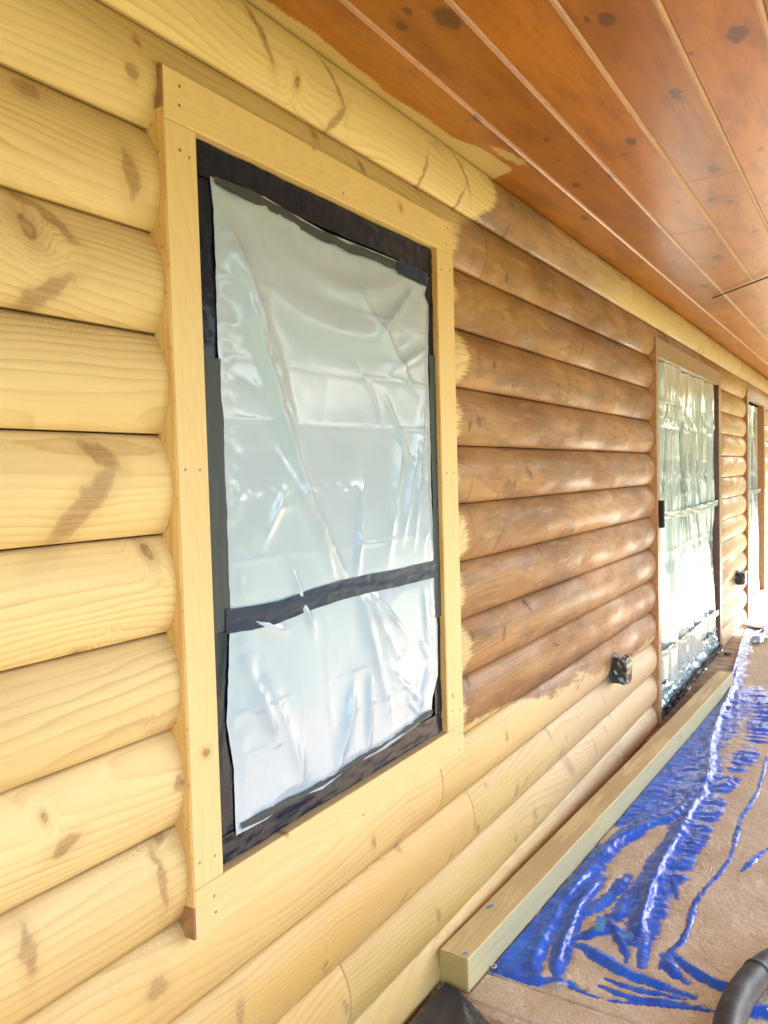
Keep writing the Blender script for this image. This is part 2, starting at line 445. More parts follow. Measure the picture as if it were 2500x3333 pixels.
    t['bump'] = n.ma('MULTIPLY', n.ma('ADD', n.ma('MULTIPLY', streak, 1.3), n.ma('MULTIPLY', weather, 1.2)), M)
    return c, ro

def ceil_extra(t):
    n = t['n']; c = t['c']
    p = n.sep(n.pos()); x, y = p[0], p[1]
    wv = n.noise(n.com(n.ma('MULTIPLY', x, 30), n.ma('MULTIPLY', y, 30), 0.), 1., 3, color=True)
    p2 = n.vm('ADD', n.com(x, y, 0.), n.vm('SCALE', n.vm('SUBTRACT', wv, (.5, .5, .5)), .030))
    md = n.marks(p2, [(a, b, .0, r*1.25, r*.62) for a, b, r in CM])
    core = n.ss(md, 1.1, .8); edge = n.ma('MULTIPLY', n.ss(md, .65, .95), n.ss(md, 1.3, 1.05)); hal = n.ss(md, 3.2, .9)
    bl = n.noise(n.com(n.ma('MULTIPLY', x, 3.), n.ma('MULTIPLY', y, 12), 5.), 1., 5, .65)
    c = n.mix(n.ma('MULTIPLY', n.ss(bl, .42, .68), .6), c, (.19, .055, .009))
    kn = n.mix(n.ss(n.ma('SINE', n.ma('MULTIPLY', md, 26.)), -.5, .8), (.085, .035, .012), (.17, .065, .02))
    c = n.mix(n.ma('MULTIPLY', hal, .35), c, (.24, .07, .014))
    c = n.mix(n.ma('MULTIPLY', core, .95), c, kn)
    c = n.mix(n.ma('MULTIPLY', edge, .5), c, (.11, .04, .012))
    # bare strip along the wall, the stain was rolled with a ragged edge
    j1 = n.noise(n.com(n.ma('MULTIPLY', x, 3.), n.ma('MULTIPLY', y, 8), 0.), 1., 4, .6)
    j2 = n.noise(n.com(n.ma('MULTIPLY', x, 90.), n.ma('MULTIPLY', y, 160), 0.), 1., 2)
    yy = n.ma('ADD', y, n.ma('ADD', n.ma('MULTIPLY', n.ma('SUBTRACT', j1, .5), .05), n.ma('MULTIPLY', n.ma('SUBTRACT', j2, .5), .02)))
    # width of the bare strip: narrow until x=1.15, wide lobe to 1.5, nothing beyond
    wdt = n.ma('ADD', .036, n.ma('MULTIPLY', n.ss(x, 1.12, 1.27), .05))
    wdt = n.ma('MULTIPLY', wdt, n.ss(n.ma('ADD', x, n.ma('MULTIPLY', j2, .05)), 1.54, 1.50))
    bare = n.ss(n.ma('ADD', yy, wdt), -.004, .006)
    bare = n.ma('MULTIPLY', bare, n.ss(x, 1.56, 1.50))
    lobe = n.marks(p2, [(1.36, -.125, -.15, .12, .022)])
    lb = n.ss(n.ma('ADD', lobe, n.ma('MULTIPLY', j2, .9)), 1.5, 1.1)
    bare = n.ma('MAXIMUM', bare, n.ma('MULTIPLY', lb, .8))
    raw = n.mix(n.ma('MULTIPLY', t['line'], .4), (.56, .40, .17), (.38, .22, .07))
    c = n.mix(bare, c, raw)
    return c, n.ma('ADD', t['rough'], n.ma('MULTIPLY', bare, .2))

def deck_extra(t):
    n = t['n']; c = t['c']
    p = n.sep(n.pos())
    f = n.noise(n.com(n.ma('MULTIPLY', p[0], 6), n.ma('MULTIPLY', p[1], 6), 0.), 1., 5, .65)
    s = n.noise(n.com(n.ma('MULTIPLY', p[0], 150), n.ma('MULTIPLY', p[1], 150), 0.), 1., 2)
    d = n.ss(n.ma('ADD', f, n.ma('MULTIPLY', n.ma('SUBTRACT', s, .5), .35)), .44, .60)
    c = n.mix(n.ma('MULTIPLY', d, .8), c, (.46, .33, .19))
    c = n.mix(n.ss(p[0], 7.0, 7.3), c, (.55, .50, .44))  # far boards made pale, sunlight put into their colour
    return c, t['rough']

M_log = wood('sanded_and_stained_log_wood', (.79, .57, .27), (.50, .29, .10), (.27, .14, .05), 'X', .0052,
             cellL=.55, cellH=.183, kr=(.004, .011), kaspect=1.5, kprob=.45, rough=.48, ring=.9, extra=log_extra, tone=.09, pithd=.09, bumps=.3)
NEAR[0] = False
M_logf = wood('stained_log_wood_far', (.79, .57, .27), (.50, .29, .10), (.27, .14, .05), 'X', .0052,
             cellL=.55, cellH=.183, kr=(.004, .011), kaspect=1.5, kprob=.45, rough=.48, ring=.9, extra=log_extra, tone=.09, pithd=.09, bumps=.3)
M_trim = wood('pine_trim_wood', (.81, .565, .26), (.62, .38, .145), (.26, .14, .06), 'X', .0045, cellL=.4, cellH=.08,
              kr=(.003, .007), kaspect=1.2, kprob=.4, rough=.5, ring=.4, tone=.05, pithd=.12)
M_trimv = wood('pine_trim_wood_upright', (.81, .565, .26), (.62, .38, .145), (.26, .14, .06), 'Z', .0045, cellL=.4, cellH=.08,
              kr=(.003, .007), kaspect=1.2, kprob=.4, rough=.5, ring=.4, tone=.05, pithd=.12)
M_trimb = wood('stained_trim_wood', (.40, .25, .13), (.28, .155, .07), (.13, .07, .04), 'X', .0045, cellL=.4, cellH=.08,
              kr=(.003, .007), kaspect=1.2, kprob=.4, rough=.35, ring=.4, tone=.05)
M_trimbv = wood('stained_trim_wood_upright', (.40, .25, .13), (.28, .155, .07), (.13, .07, .04), 'Z', .0045, cellL=.4, cellH=.08,
              kr=(.003, .007), kaspect=1.2, kprob=.4, rough=.35, ring=.4, tone=.05)
M_ceil = wood('orange_stained_ceiling_wood', (.43, .155, .018), (.27, .075, .008), (.16, .06, .015), 'C', .009,
              cellL=.8, cellH=.183, kr=(.005, .012), kaspect=.6, kprob=.3, rough=.31, ring=.6, tone=.20, spec=.5,
              extra=ceil_extra, bumps=.12, fiber=.06)
M_groove = simple('groove_highlight_wood', (.62, .40, .27), .55, vary=.12, vscale=20)  # pale pink stands in for light caught in the grooves
M_deck = wood('deck_board_wood', (.30, .155, .075), (.20, .09, .04), (.10, .05, .03), 'Y', .006, cellL=.5, cellH=.14,
              rough=.55, ring=.5, extra=deck_extra, tone=.10)
M_raw_orange = simple('orange_cut_edge_wood', (.62, .36, .12), .6, vary=.18, vscale=30)

def orange_edge():
    n = NT('orange_end_trim_wood')
    p = n.obj(); s = n.sep(p)
    f = n.noise(n.com(n.ma('MULTIPLY', s[0], 90), n.ma('MULTIPLY', s[1], 90), n.ma('MULTIPLY', s[2], 7)), 1., 4, .6)
    k = n.noise(n.com(n.ma('MULTIPLY', s[0], 60), n.ma('MULTIPLY', s[1], 60), n.ma('MULTIPLY', s[2], 60)), 1., 4, .6)
    c = n.mix(n.ss(f, .3, .7), (.72, .44, .15), (.60, .31, .08))
    c = n.mix(n.ma('MULTIPLY', n.ss(k, .60, .68), .6), c, (.36, .14, .04))
    n.put(c, n.p.inputs['Base Color']); n.p.inputs['Roughness'].default_value = .55
    return n.m
M_orange = orange_edge()
M_brown_end = simple('brown_board_end', (.34, .155, .06), .6, vary=.2, vscale=40)
M_edge_brown = simple('reddish_board_edge', (.46, .22, .10), .55, vary=.2, vscale=30)
M_dark = simple('dark_backing', (.035, .028, .022), .8)
M_nail = simple('galvanised_nail_metal', (.32, .33, .36), .4, metal=.6)

# ------------------------------------------------------------------ setting
def woodland():
    # far-off lawn edge and foliage, one mass
    V = []; F = []
    r = np.random.RandomState(3)
    cl = []
    for k in range(46):
        a = math.radians(-118+k*3.1+r.uniform(-1, 1)); R = r.uniform(26, 40)
        cl.append((R*math.cos(a)+4, R*math.sin(a), r.uniform(2.4, 4.2), r.uniform(4., 9.)))
    for k in range(8):
        a = math.radians(22-k*5); R = r.uniform(24, 32)
        cl.append((12+R*math.cos(a), R*math.sin(a)*.8, r.uniform(2.4, 3.6), r.uniform(4., 8.)))
    for (cx, cy, cr, ch) in cl:
        for j in range(300):
            d = r.normal(size=3); d /= np.linalg.norm(d); q = r.uniform(.5, 1.)**.5
            c = np.array([cx+d[0]*cr*q, cy+d[1]*cr*q, -.5+ch*.55+d[2]*ch*.5*q])
            s = r.uniform(.3, .65)
            a = r.normal(size=3); a /= np.linalg.norm(a); b = np.cross(a, r.normal(size=3)); b /= np.linalg.norm(b)
            i = len(V)
            V += [c-a*s, c-b*s*.6, c+a*s, c+b*s*.6]; F.append((i, i+1, i+2, i+3))
    mt = simple('woodland_foliage', (.075, .12, .03), .6, vary=.5, vscale=.6)
    o = link('woodland', mesh('woodland', V, F, [mt])); tag(o, kind='stuff', label='far-off green woods beyond the lawn, seen only as reflections', cat='woods')
woodland()

def lawn():
    n = NT('lawn_grass')
    p = n.pos()
    f = n.noise(p, .6, 5, .6); g = n.noise(p, 14., 3)
    c = n.mix(n.ss(f, .3, .7), (.075, .13, .025), (.15, .19, .045))
    c = n.mix(n.ma('MULTIPLY', n.ss(g, .35, .65), .4), c, (.05, .09, .02))
    n.put(c, n.p.inputs['Base Color']); n.p.inputs['Roughness'].default_value = .8
    n.put(n.bump(g, .5, .05), n.p.inputs['Normal'])
    o = link('lawn', mesh('lawn', [(-150, -150, -.5), (180, -150, -.5), (180, 150, -.5), (-150, 150, -.5)], [(0, 1, 2, 3)], [n.m]))
    tag(o, kind='structure')
lawn()

XW0, XW1 = -2.6, 10.6      # wall extent
YD = -2.3                  # porch depth

# ceiling
ceil = link('porch_ceiling', None); tag(ceil, kind='structure')
seam_y = [.05] + [-.166-.1835*i for i in range(13)]
joints = {0: [3.22], 1: [4.45], 2: [2.56, 6.2], 3: [1.95, 5.1], 4: [2.4, 6.9], 5: [.9, 4.0]}
def ceiling_board(x0, x1, y0, y1):
    # underside chamfered; x0<x1, y1<y0
    L = x1-x0; W = y0-y1; t = .018; b = .0045; dp = .0035
    cs = [(W/2, t), (W/2, dp), (W/2-b, 0), (-W/2+b, 0), (-W/2, dp), (-W/2, t)]
    V = []; F = []
    for xx in (-L/2, L/2):
        for (yy, zz) in cs: V.append((xx, yy, zz))
    k = len(cs)
    for i in range(k):
        j = (i+1) % k; F.append((i, j, k+j, k+i))
    F.append(tuple(range(k))[::-1]); F.append(tuple(range(k, 2*k)))
    me = mesh('ceiling_board', V, F, [M_ceil])
    return link('ceiling_board', me, ceil, ((x0+x1)/2, (y0+y1)/2, ZC))
for i in range(len(seam_y)-1):
    js = joints.get(i, [random.uniform(.5, 3), random.uniform(4, 8)])
    xs = [XW0] + js + [XW1+.3]
    g = .0042
    ya = seam_y[i]-(g if i else 0); yb = seam_y[i+1]+g
    for a, b in zip(xs[:-1], xs[1:]):
        ceiling_board(a+.0012, b-.0012, ya, yb)
    if i:
        box('groove_tongue', XW0, XW1+.3, seam_y[i]-.006, seam_y[i]+.006, ZC+.0045, ZC+.012, M_groove, ceil)
rs = box('roof', XW0-.1, XW1+.45, YD-.25, .7, ZC+.03, ZC+.2, simple('roof_sheathing', (.25, .2, .15), .8, vary=.2), None)
tag(rs, kind='structure')
hb = box('roof_edge_beam', XW0-.1, XW1+.45, YD-.2, YD-.06, ZC-.13, ZC+.028, simple('edge_beam_wood', (.33, .16, .06), .6, vary=.2))
tag(hb, kind='structure')

# deck
deck = link('porch_deck', None); tag(deck, kind='structure')
bw = .14
k0 = int(math.floor((XW0-.92)/bw)); k1 = int(math.ceil((XW1-.92)/bw))
dk = box_me('deck_board', bw-.006, -YD+.30, .03, M_deck, .004, 2)
for k in range(k0, k1):
    link('deck_board', dk, deck, (.92+(k+.5)*bw, (YD-.02+.30-.02)/2, -.015+random.uniform(-.0008, .0008)))
link('rim_joist', box_me('rim_joist', XW1-XW0+.2, .04, .3, M_deck), deck, ((XW0+XW1)/2, YD-.0, -.185))
link('deck_shadow_bed', box_me('deck_shadow_bed', XW1-XW0, -YD+.2, .02, M_dark), deck, ((XW0+XW1)/2, YD/2+.1, -.06))  # dark slab put in for the shade between the boards

# ------------------------------------------------------------------ log wall
wall = link('log_wall', None)
tag(wall, 'rounded log siding wall, sanded pale at left and old brown stain beyond the window', 'wall')
box('light_block_backing', XW0, XW1, .16, .22, -.1, ZC+.028, M_dark, wall)  # unseen dark backing added behind the logs to block light

prof = []
def log_profile(zb, zt, cutb=None, cutt=None):
    """points (y,z) of the visible curve from top to bottom, z absolute"""
    pts = []
    N = 14
    H = zt-zb
    for i in range(N+1):
        s = i/N                      # 0 top, 1 bottom
        v = (s-.5)/.5
        z = zt-.001 - s*(H-.003)
        # flattened circle, the lower lip stands slightly prouder than the upper
        y = -.030*(1-abs(v)**2.2) - .005*s - .001
        pts.append((y, z))
    if cutb is not None:
        pts = [p for p in pts if p[1] > cutb+.004]+[(pts[[i for i, p in enumerate(pts) if p[1] > cutb+.004][-1]][0], cutb)]
    if cutt is not None:
        q = [p for p in pts if p[1] < cutt-.004]
        f = q[0][0]
        pts = [(f, cutt)]+q
    return pts

def log(x0, x1, zb, zt, cutb=None, cutt=None, bend=0.003):
    pr = log_profile(zb, zt, cutb, cutt)
    if len(pr) < 3: return
    zlo, zhi = pr[-1][1], pr[0][1]
    cz = (zb+zt)/2; cx = (x0+x1)/2
    full = [(.15, zhi)] + pr + [(.15, zlo)]
    k = len(full); L = x1-x0
    V = []; F = []
    e = min(.004, L*.1)
    rows = [(-L/2, .0035), (-L/2+e*.35, .0012), (-L/2+e, 0), (L/2-e, 0), (L/2-e*.35, .0012), (L/2, .0035)]
    for xx, ins in rows:
        for i, (yy, zz) in enumerate(full):
            q = 0 if i in (0, k-1) else ins
            V.append((xx, yy+q, zz-cz))
    n = len(rows)
    for r in range(n-1):
        for i in range(k):
            j = (i+1) % k
            F.append((r*k+i, r*k+j, (r+1)*k+j, (r+1)*k+i))
    F.append(tuple(range(k))[::-1]); F.append(tuple((n-1)*k+i for i in range(k)))
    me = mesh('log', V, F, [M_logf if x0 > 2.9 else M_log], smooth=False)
    sm = [True]*len(me.polygons); sm[-1] = sm[-2] = False
    for r in range(n-1):
        for i in (0, k-2, k-1): sm[r*k+i] = False
    me.polygons.foreach_set('use_smooth', sm)
    return link('log', me, wall, (cx, 0, cz))

W1 = (0.0, 1.114); WZ = (.6386, 2.241)
D1 = (3.612, 5.750); D2 = (7.216, 8.55); DZ = 2.241
G = .0015
def courses():
    for i in range(len(SEAMS)):
        zt = SEAMS[i]; zb = zt-P
        if i == 0:
            xs = [XW0, 3.17, 6.9, XW1]
            for a, b in zip(xs[:-1], xs[1:]): log(a+G, b-G, zb, zt)
            continue
        cutb = 0.002 if zb < 0 else None
        if zt <= 0: continue
        # course split round the openings; the course crossing the head boards is cut
        if i == 1:     # 2.133..2.316 crosses the head boards at 2.241
            for a, b in ((XW0, 1.375), (1.378, 5.1), (5.102, 9.1), (9.102, XW1)):
                log(a, b, zb, zt)
            continue
        segs = []
        inwin = zb >= WZ[0]-.01
        partial = zb < WZ[0] < zt          # the course under the window sill board
        if inwin:
            segs += [(XW0, W1[0]-G), (W1[1]+G, D1[0]-G)]
        elif partial:
            segs += [(XW0, .995), (.998, D1[0]-G)]
        else:
            jx = {10: 2.12, 11: 1.2, 12: .5, 13: 2.9}.get(i, None)
            if jx: segs += [(XW0, jx-G/2), (jx+G/2, D1[0]-G)]
            else: segs += [(XW0, D1[0]-G)]
        segs += [(D1[1]+G, D2[0]-G), (D2[1]+G, XW1)]
        for a, b in segs: log(a, b, zb, zt, cutb=cutb)
courses()

# ------------------------------------------------------------------ window and doors
M_frame = simple('black_window_frame', (.012, .013, .016), .22, bumpscale=30, bumpstr=.1)
M_glass = simple('dark_window_glass', (.02, .024, .03), .05, spec=.8)
M_jamb = simple('brown_door_jamb', (.12, .06, .045), .4, vary=.2)

M_vinyl = simple('white_vinyl_frame', (.62, .62, .58), .35)
def ring(name, x0, x1, z0, z1, wd, y0, y1, mat, parent, bev=.002):
    bm = bmesh.new()
    def b(a, c, e, f):
        r = bmesh.ops.create_cube(bm, size=1)
        bmesh.ops.scale(bm, vec=(c-a, y1-y0, f-e), verts=r['verts'])
        bmesh.ops.translate(bm, vec=((a+c)/2, (y0+y1)/2, (e+f)/2), verts=r['verts'])
    b(x0, x0+wd, z0, z1); b(x1-wd, x1, z0, z1)
    b(x0+wd, x1-wd, z0, z0+wd); b(x0+wd, x1-wd, z1-wd, z1)
    me = bpy.data.meshes.new(name); bm.to_mesh(me); bm.free(); me.materials.append(mat)
    return link(name, me, parent)

def casing(x0, x1, z0, z1, mat, parent, edge=True, thick=None):
    o = box('casing_board', x0, x1, FACE, .06, z0, z1, mat, parent, .0025)
    return o

win = ring('window', .077, 1.013, .733, 2.147, .075, -.016, .06, M_frame, wall)
win['label'] = 'tall window with raw pine trim, masked in black and covered with plastic film'
box('pane', .15, .94, .02, .03, .80, 2.08, M_glass, win)
box('meeting_rail', .15, .94, -.012, .018, 1.19, 1.24, M_frame, win)
casing(.0, 1.114, 2.148, 2.241, M_trim, win)
casing(.0, 1.114, .6386, .7315, M_trim, win)
casing(.0005, .0755, .7322, 2.1473, M_trimv, win)
casing(1.0145, 1.1135, .7322, 2.1473, M_trimv, win)
# orange raw edges of the trim seen against the logs and in the opening
box('trim_edge_strip', -.0042, -.0001, -.043, .0, .70, 2.165, M_orange, win)
box('trim_end', -.0046, -.0002, -.0435, .0, 2.166, 2.2405, M_brown_end, win)
box('trim_end', -.0046, -.0002, -.0435, .0, .6392, .699, M_brown_end, win)
box('trim_edge_strip', 1.0102, 1.0143, -.0435, .0, .7326, 2.1470, M_orange, win)
nailm = mesh('nail', [(.0030*math.cos(a*pi/4), -.0008, .0030*math.sin(a*pi/4)) for a in range(8)]+[(.0036*math.cos(a*pi/4), .002, .0036*math.sin(a*pi/4)) for a in range(8)],
             [tuple(range(8))]+[(i, 8+i, 8+(i+1) % 8, (i+1) % 8) for i in range(8)], [M_nail])
for x, z in [(.033, 2.1), (.056, 2.094), (.053, 1.518), (.017, 1.519), (.054, .777), (.014, .78), (.048, .70), (.051, .667), (.036, 2.181), (.038, 2.215),
             (1.035, 2.09), (1.09, 2.10), (1.04, 1.5), (1.088, 1.5), (1.04, .79), (1.09, .78), (1.08, .66), (1.085, .71), (1.07, 2.17), (1.08, 2.22), (.55, 2.17), (.56, .66)]:
    link('nail', nailm, win, (x, FACE-.0004, z))

def door(d0, d1, il, ir, stained, nm, lab):
    m1 = M_trimb; m2 = M_trimbv
    f = ring('patio_door', il+.004, ir-.004, .02, 2.125, .06, .022, .10, M_vinyl, wall)
    f['label'] = lab
    box('pane', il+.06, ir-.06, .08, .09, .08, 2.06, M_glass, f)
    box('meeting_stile', (il+ir)/2-.04, (il+ir)/2+.04, .07, .10, .08, 2.06, M_frame, f)
    box('casing_board', d0, d1, FACE, .10, 2.135, 2.241, m1, f, .0025)
    box('casing_board', d0+.0005, il, FACE, .10, .001, 2.1345, m2, f, .0025)
    box('casing_board', ir, d1-.0005, FACE, .10, .001, 2.1345, m2, f, .0025)
    box('trim_edge_strip', d0-.004, d0-.0002, -.043, .0, .01, 2.15, M_edge_brown if nm else M_brown_end, f)
    box('jamb', ir-.004, ir-.0003, -.040, .10, .01, 2.133, M_jamb if nm else M_brown_end, f)
    box('threshold', il, ir, -.035, .10, .0, .022, M_jamb if nm else M_orange, f, .003)
    return f
pd = door(D1[0], D1[1], 3.668, 5.655, True, 1, 'nearer patio door covered with gathered clear plastic')
pd2 = door(D2[0], D2[1], 7.29, 8.47, True, 0, 'farther patio door covered with bright plastic')
box('kick_board', 7.2905, 8.4695, FACE+.004, .04, .023, .12, M_orange, pd2, .003)
lt = box('door_latch', 3.630, 3.655, FACE-.03, FACE-.0005, 1.15, 1.31, M_frame, pd, .005, 3)

# ------------------------------------------------------------------ plastic film and tape on the near window
def film_mat(name, col, rough, trans=.0, coat=.3, bscale=18., bstr=.35, crump=0):
    n = NT(name)
    p = n.obj()
    f = n.noise(p, 3., 3)
    n.put(n.mix(n.ss(f, .3, .7), tuple(q*.93 for q in col), col), n.p.inputs['Base Color'])
    n.p.inputs['Roughness'].default_value = rough
    n.p.inputs['Specular IOR Level'].default_value = .6 if coat else .30
    n.p.inputs['Coat Weight'].default_value = coat
    n.p.inputs['Coat Roughness'].default_value = .12
    pass
    b0 = n.noise(p, bscale, 4, .6)
    if crump:
        b0 = n.ma('ADD', n.ma('MULTIPLY', b0, .3), n.vor(n.vm('ADD', n.vm('MULTIPLY', p, (crump, crump, crump*.45)), n.vm('SCALE', n.noise(p, 5., 2, color=True), 1.2)), 1.)['Distance'])
    n.put(n.bump(b0, bstr, .004), n.p.inputs['Normal'])
    return n.m
M_film = film_mat('milky_plastic_film', (.43, .50, .60), .25, .06, .5, 60., .16, crump=5.)
M_clear = film_mat('clear_gathered_plastic', (.44, .52, .50), .18, .15, 1., 20., .4, crump=9.)
M_seam = film_mat('yellowed_seam_tape', (.42, .45, .34), .3, 0, .5, 20., .3)
M_tape = film_mat('glossy_black_masking', (.004, .010, .028), .20, 0, .0, 22., .45)
M_tapem = film_mat('matte_grey_tape', (.055, .065, .07), .5, 0, .0, 40., .4)

PT = [(0.122, 2.084), (0.192, 2.083), (0.28, 2.089), (0.382, 2.078), (0.489, 2.069), (0.608, 2.07), (0.749, 2.071), (0.874, 2.07), (0.982, 2.058)]
PR = [(0.982, 2.058), (0.956, 2.005), (0.978, 1.979), (0.97, 1.821), (0.973, 1.624), (0.971, 1.424), (0.984, 1.248), (0.984, 1.179), (0.989, 1.042), (0.984, 0.907), (0.95, 0.852), (0.94, 0.802)]
PB = [(0.129, 0.782), (0.223, 0.779), (0.285, 0.793), (0.414, 0.774), (0.543, 0.788), (0.684, 0.784), (0.811, 0.794), (0.94, 0.802)]
PLL = [(0.122, 2.084), (0.128, 2.024), (0.129, 1.802), (0.129, 1.731), (0.135, 1.573), (0.125, 1.413), (0.131, 1.274), (0.134, 1.204), (0.114, 1.018), (0.129, 0.92), (0.129, 0.782)]

def crease(U, V, x0, z0, x1, z1, wd, hgt, taper=True):
    d, a, s, L = pdist(U, V, [(x0, z0), (x1, z1)])
    t = a/L
    prof_ = np.exp(-(np.abs(d)/wd)**1.3)
    env = np.sin(pi*np.clip(t, 0.02, .98))**.6 if taper else 1.
    return hgt*prof_*env

def window_film():
    nu, nv = 150, 220
    u = np.linspace(0, 1, nu)[:, None]*np.ones((1, nv)); v = np.ones((nu, 1))*np.linspace(0, 1, nv)[None, :]
    xt = np.array(PT); xb = np.array(PB); r = np.array(PR)[::-1]; l = np.array(PLL)[::-1]
    ztop = np.interp(.125+u*.85, xt[:, 0], xt[:, 1]); zbot = np.interp(.129+u*.81, xb[:, 0], xb[:, 1])
    Z = zbot+(ztop-zbot)*v
    xl = np.interp(Z, l[:, 1], l[:, 0]); xr = np.interp(Z, r[:, 1], r[:, 0])
    X = xl+(xr-xl)*u
    X = X + .003*fbm(X*0, Z*25, 5)*(np.abs(u-.5)*2)**8
    h = .009*fbm(X*2.6, Z*1.5, 1, 2) + .0016*fbm(X*9, Z*6, 2, 3)
    # drape from the upper corners
    dsag = np.hypot((X-.55)/.6, (Z-2.25)/.42)
    h += .0045*np.clip(ridge(X*2.2+.5*fbm(X*2, Z*2, 15, 2), Z*1.2+.4*fbm(X*2+5, Z*2, 16, 2), 17, 2), 0, 1)**4+.0030*np.clip(ridge(X*7+fbm(X*3, Z*3, 18, 2), Z*4, 19, 2), 0, 1)**4
    h += .010*np.exp(-((dsag-.95)/.13)**2)*np.exp(-((X-.6)/.45)**2)
    h += .007*np.exp(-((dsag-.72)/.07)**2)*np.exp(-((X-.65)/.3)**2)
    # folds fanning down to the tape strip
    for c in [(.17, 1.95, .50, 1.23, .016, .012), (.15, 2.02, .36, 1.62, .02, .010), (.30, 1.55, .56, 1.22, .012, .010), (.62, 1.95, .9, 1.72, .012, .007),
              (.60, 1.22, .76, 1.00, .010, .013), (.58, 1.24, .70, .86, .016, .012), (.62, 1.22, .82, 1.05, .007, .008), (.74, 1.70, .86, 1.52, .008, .009),
              (.80, 1.32, .90, 1.62, .012, .009), (.86, 1.30, .93, 1.7, .010, .009), (.72, 1.26, .82, 1.62, .018, .008), (.62, 1.5, .58, 1.24, .010, .010),
              (.55, 1.0, .46, .79, .02, .012), (.62, 1.0, .60, .80, .012, .010), (.16, 1.15, .26, .92, .02, .012), (.22, 1.1, .34, .83, .02, .009), (.9, .84, .72, .98, .010, .009),
              (.87, .82, .78, .90, .008, .008), (.93, .95, .84, .82, .010, .008), (.9, 2.02, .70, 1.86, .014, .010), (.97, 1.86, .76, 1.77, .014, .010),
              (.34, 1.50, .24, 1.36, .008, .004), (.17, 1.22, .31, 1.16, .008, .009), (.93, 1.0, .90, 1.17, .009, .010), (.88, 1.03, .92, .97, .006, .010), (.33, 1.3, .40, 1.14, .009, .012)]:
        h += crease(X, Z, *c)*(1+.5*fbm(X*20, Z*20, 7, 2))
    # packing creases: level lines and one upright
    for zc in (1.90, 1.745, 1.62, 1.33, 1.02, .93):
        zz = zc+.006*fbm(X*3, Z*0+zc, 4, 2)
        h += .0028*np.exp(-np.abs(Z-zz)/.0025)*(.3+.5*(fbm(X*6, Z*0+zc*3, 6, 2) > -.1))
    zz = 1.475
    h += .0022*np.exp(-((Z-zz)/.010)**2)*vn(X*90, Z*40, 3)*(vn(X*5, Z*0, 8) > -.3)
    edge = np.minimum(np.minimum(u, 1-u)*.85, np.minimum(v, 1-v)*1.28)
    # dense small puckers along the taped edges
    pk = np.exp(-edge/.035)
    h += .0035*pk*ridge(X*28, Z*28, 9, 2)
    h *= np.clip(edge/.03, .15, 1)
    mid = np.exp(-((Z-1.222)/.03)**2)
    h = h*(1-.8*mid)
    return grid_mesh('film', X, -.027-.0025-np.maximum(h, -.003)*1.15, Z, [M_film], flip=True)
fs = link('plastic_sheet', window_film())
tag(fs, 'milky white plastic film taped over the near window', 'plastic sheet')

def strip(name, pts, w0, w1, y, mat, parent, seed=0, amp=.0016, n=120, m=9, rag=.002):
    """tape following a polyline in the xz plane; w0/w1 half widths either side"""
    P_ = np.array(smooth_line(pts, 6)); 
    s = np.r_[0, np.cumsum(np.hypot(*np.diff(P_, axis=0).T))]; t = np.linspace(0, s[-1], n)
    px = np.interp(t, s, P_[:, 0]); pz = np.interp(t, s, P_[:, 1])
    dx = np.gradient(px); dz = np.gradient(pz); l = np.hypot(dx, dz); nx, nz = -dz/l, dx/l
    v = np.linspace(-1, 1, m)[None, :]
    rg = rag*fbm(t*18, t*0, seed, 3)
    off = np.where(v < 0, v*(w0+rg[:, None]), v*(w1+rg[::-1][:, None]))
    X = px[:, None]+nx[:, None]*off; Z = pz[:, None]+nz[:, None]*off
    T = t[:, None]*np.ones((1, m))
    Yh = y-amp*np.maximum(0, 1+ridge(T*9, v*1.3+T*3, seed, 3))-amp*.5*fbm(T*40, v*3, seed+2, 2)
    sgn = (dx.mean() >= 0)
    me = grid_mesh(name, X, Yh, Z, [mat], flip=False)
    return link(name, me, parent)
# masking round the film, part of the film that carries it
strip('masking_strip', [(.079, 2.112), (.5, 2.112), (1.011, 2.110)], .034, .033, -.0245, M_tape, fs, 1, .0025)
strip('masking_strip', [(.079, .765), (.5, .765), (1.011, .765)], .028, .028, -.0245, M_tape, fs, 2, .0020)
strip('masking_strip', [(.106, 2.078), (.106, 1.6), (.106, 1.2), (.104, .795)], .026, .026, -.0240, M_tape, fs, 3, .002)
strip('masking_strip', [(.990, 2.075), (.990, 1.5), (.989, .795)], .021, .020, -.0240, M_tape, fs, 4, .0025)
strip('matte_tape', [(.107, 1.735), (.107, 1.5), (.110, 1.2)], .025, .026, -.0305, M_tapem, fs, 5, .001, rag=.004)
strip('matte_tape', [(.992, 1.84), (.992, 1.5), (.994, 1.08)], .018, .018, -.0305, M_tapem, fs, 7, .001, rag=.004)
M_tapeb = film_mat('navy_black_tape', (.010, .022, .062), .32, 0, .0, 12., .15)
strip('middle_tape', [(.118, 1.218), (.2, 1.213), (.29, 1.212), (.4, 1.221), (.54, 1.226), (.70, 1.225), (.80, 1.223), (.99, 1.224)], .0235, .0235, -.0325, M_tapeb, fs, 8, .0016, n=200, m=11)
strip('inner_tape', [(.13, 2.076), (.28, 2.072), (.5, 2.052), (.75, 2.052), (.97, 2.046)], .010, .012, -.034, M_tapem, fs, 9, .0015, rag=.006)
strip('tape_patch', [(.80, 2.055), (.96, 2.046)], .022, .020, -.037, M_tapeb, fs, 10, .003)
strip('inner_tape', [(.14, .797), (.4, .790), (.7, .803), (.94, .815)], .008, .008, -.033, M_tapem, fs, 12, .0015, rag=.006)

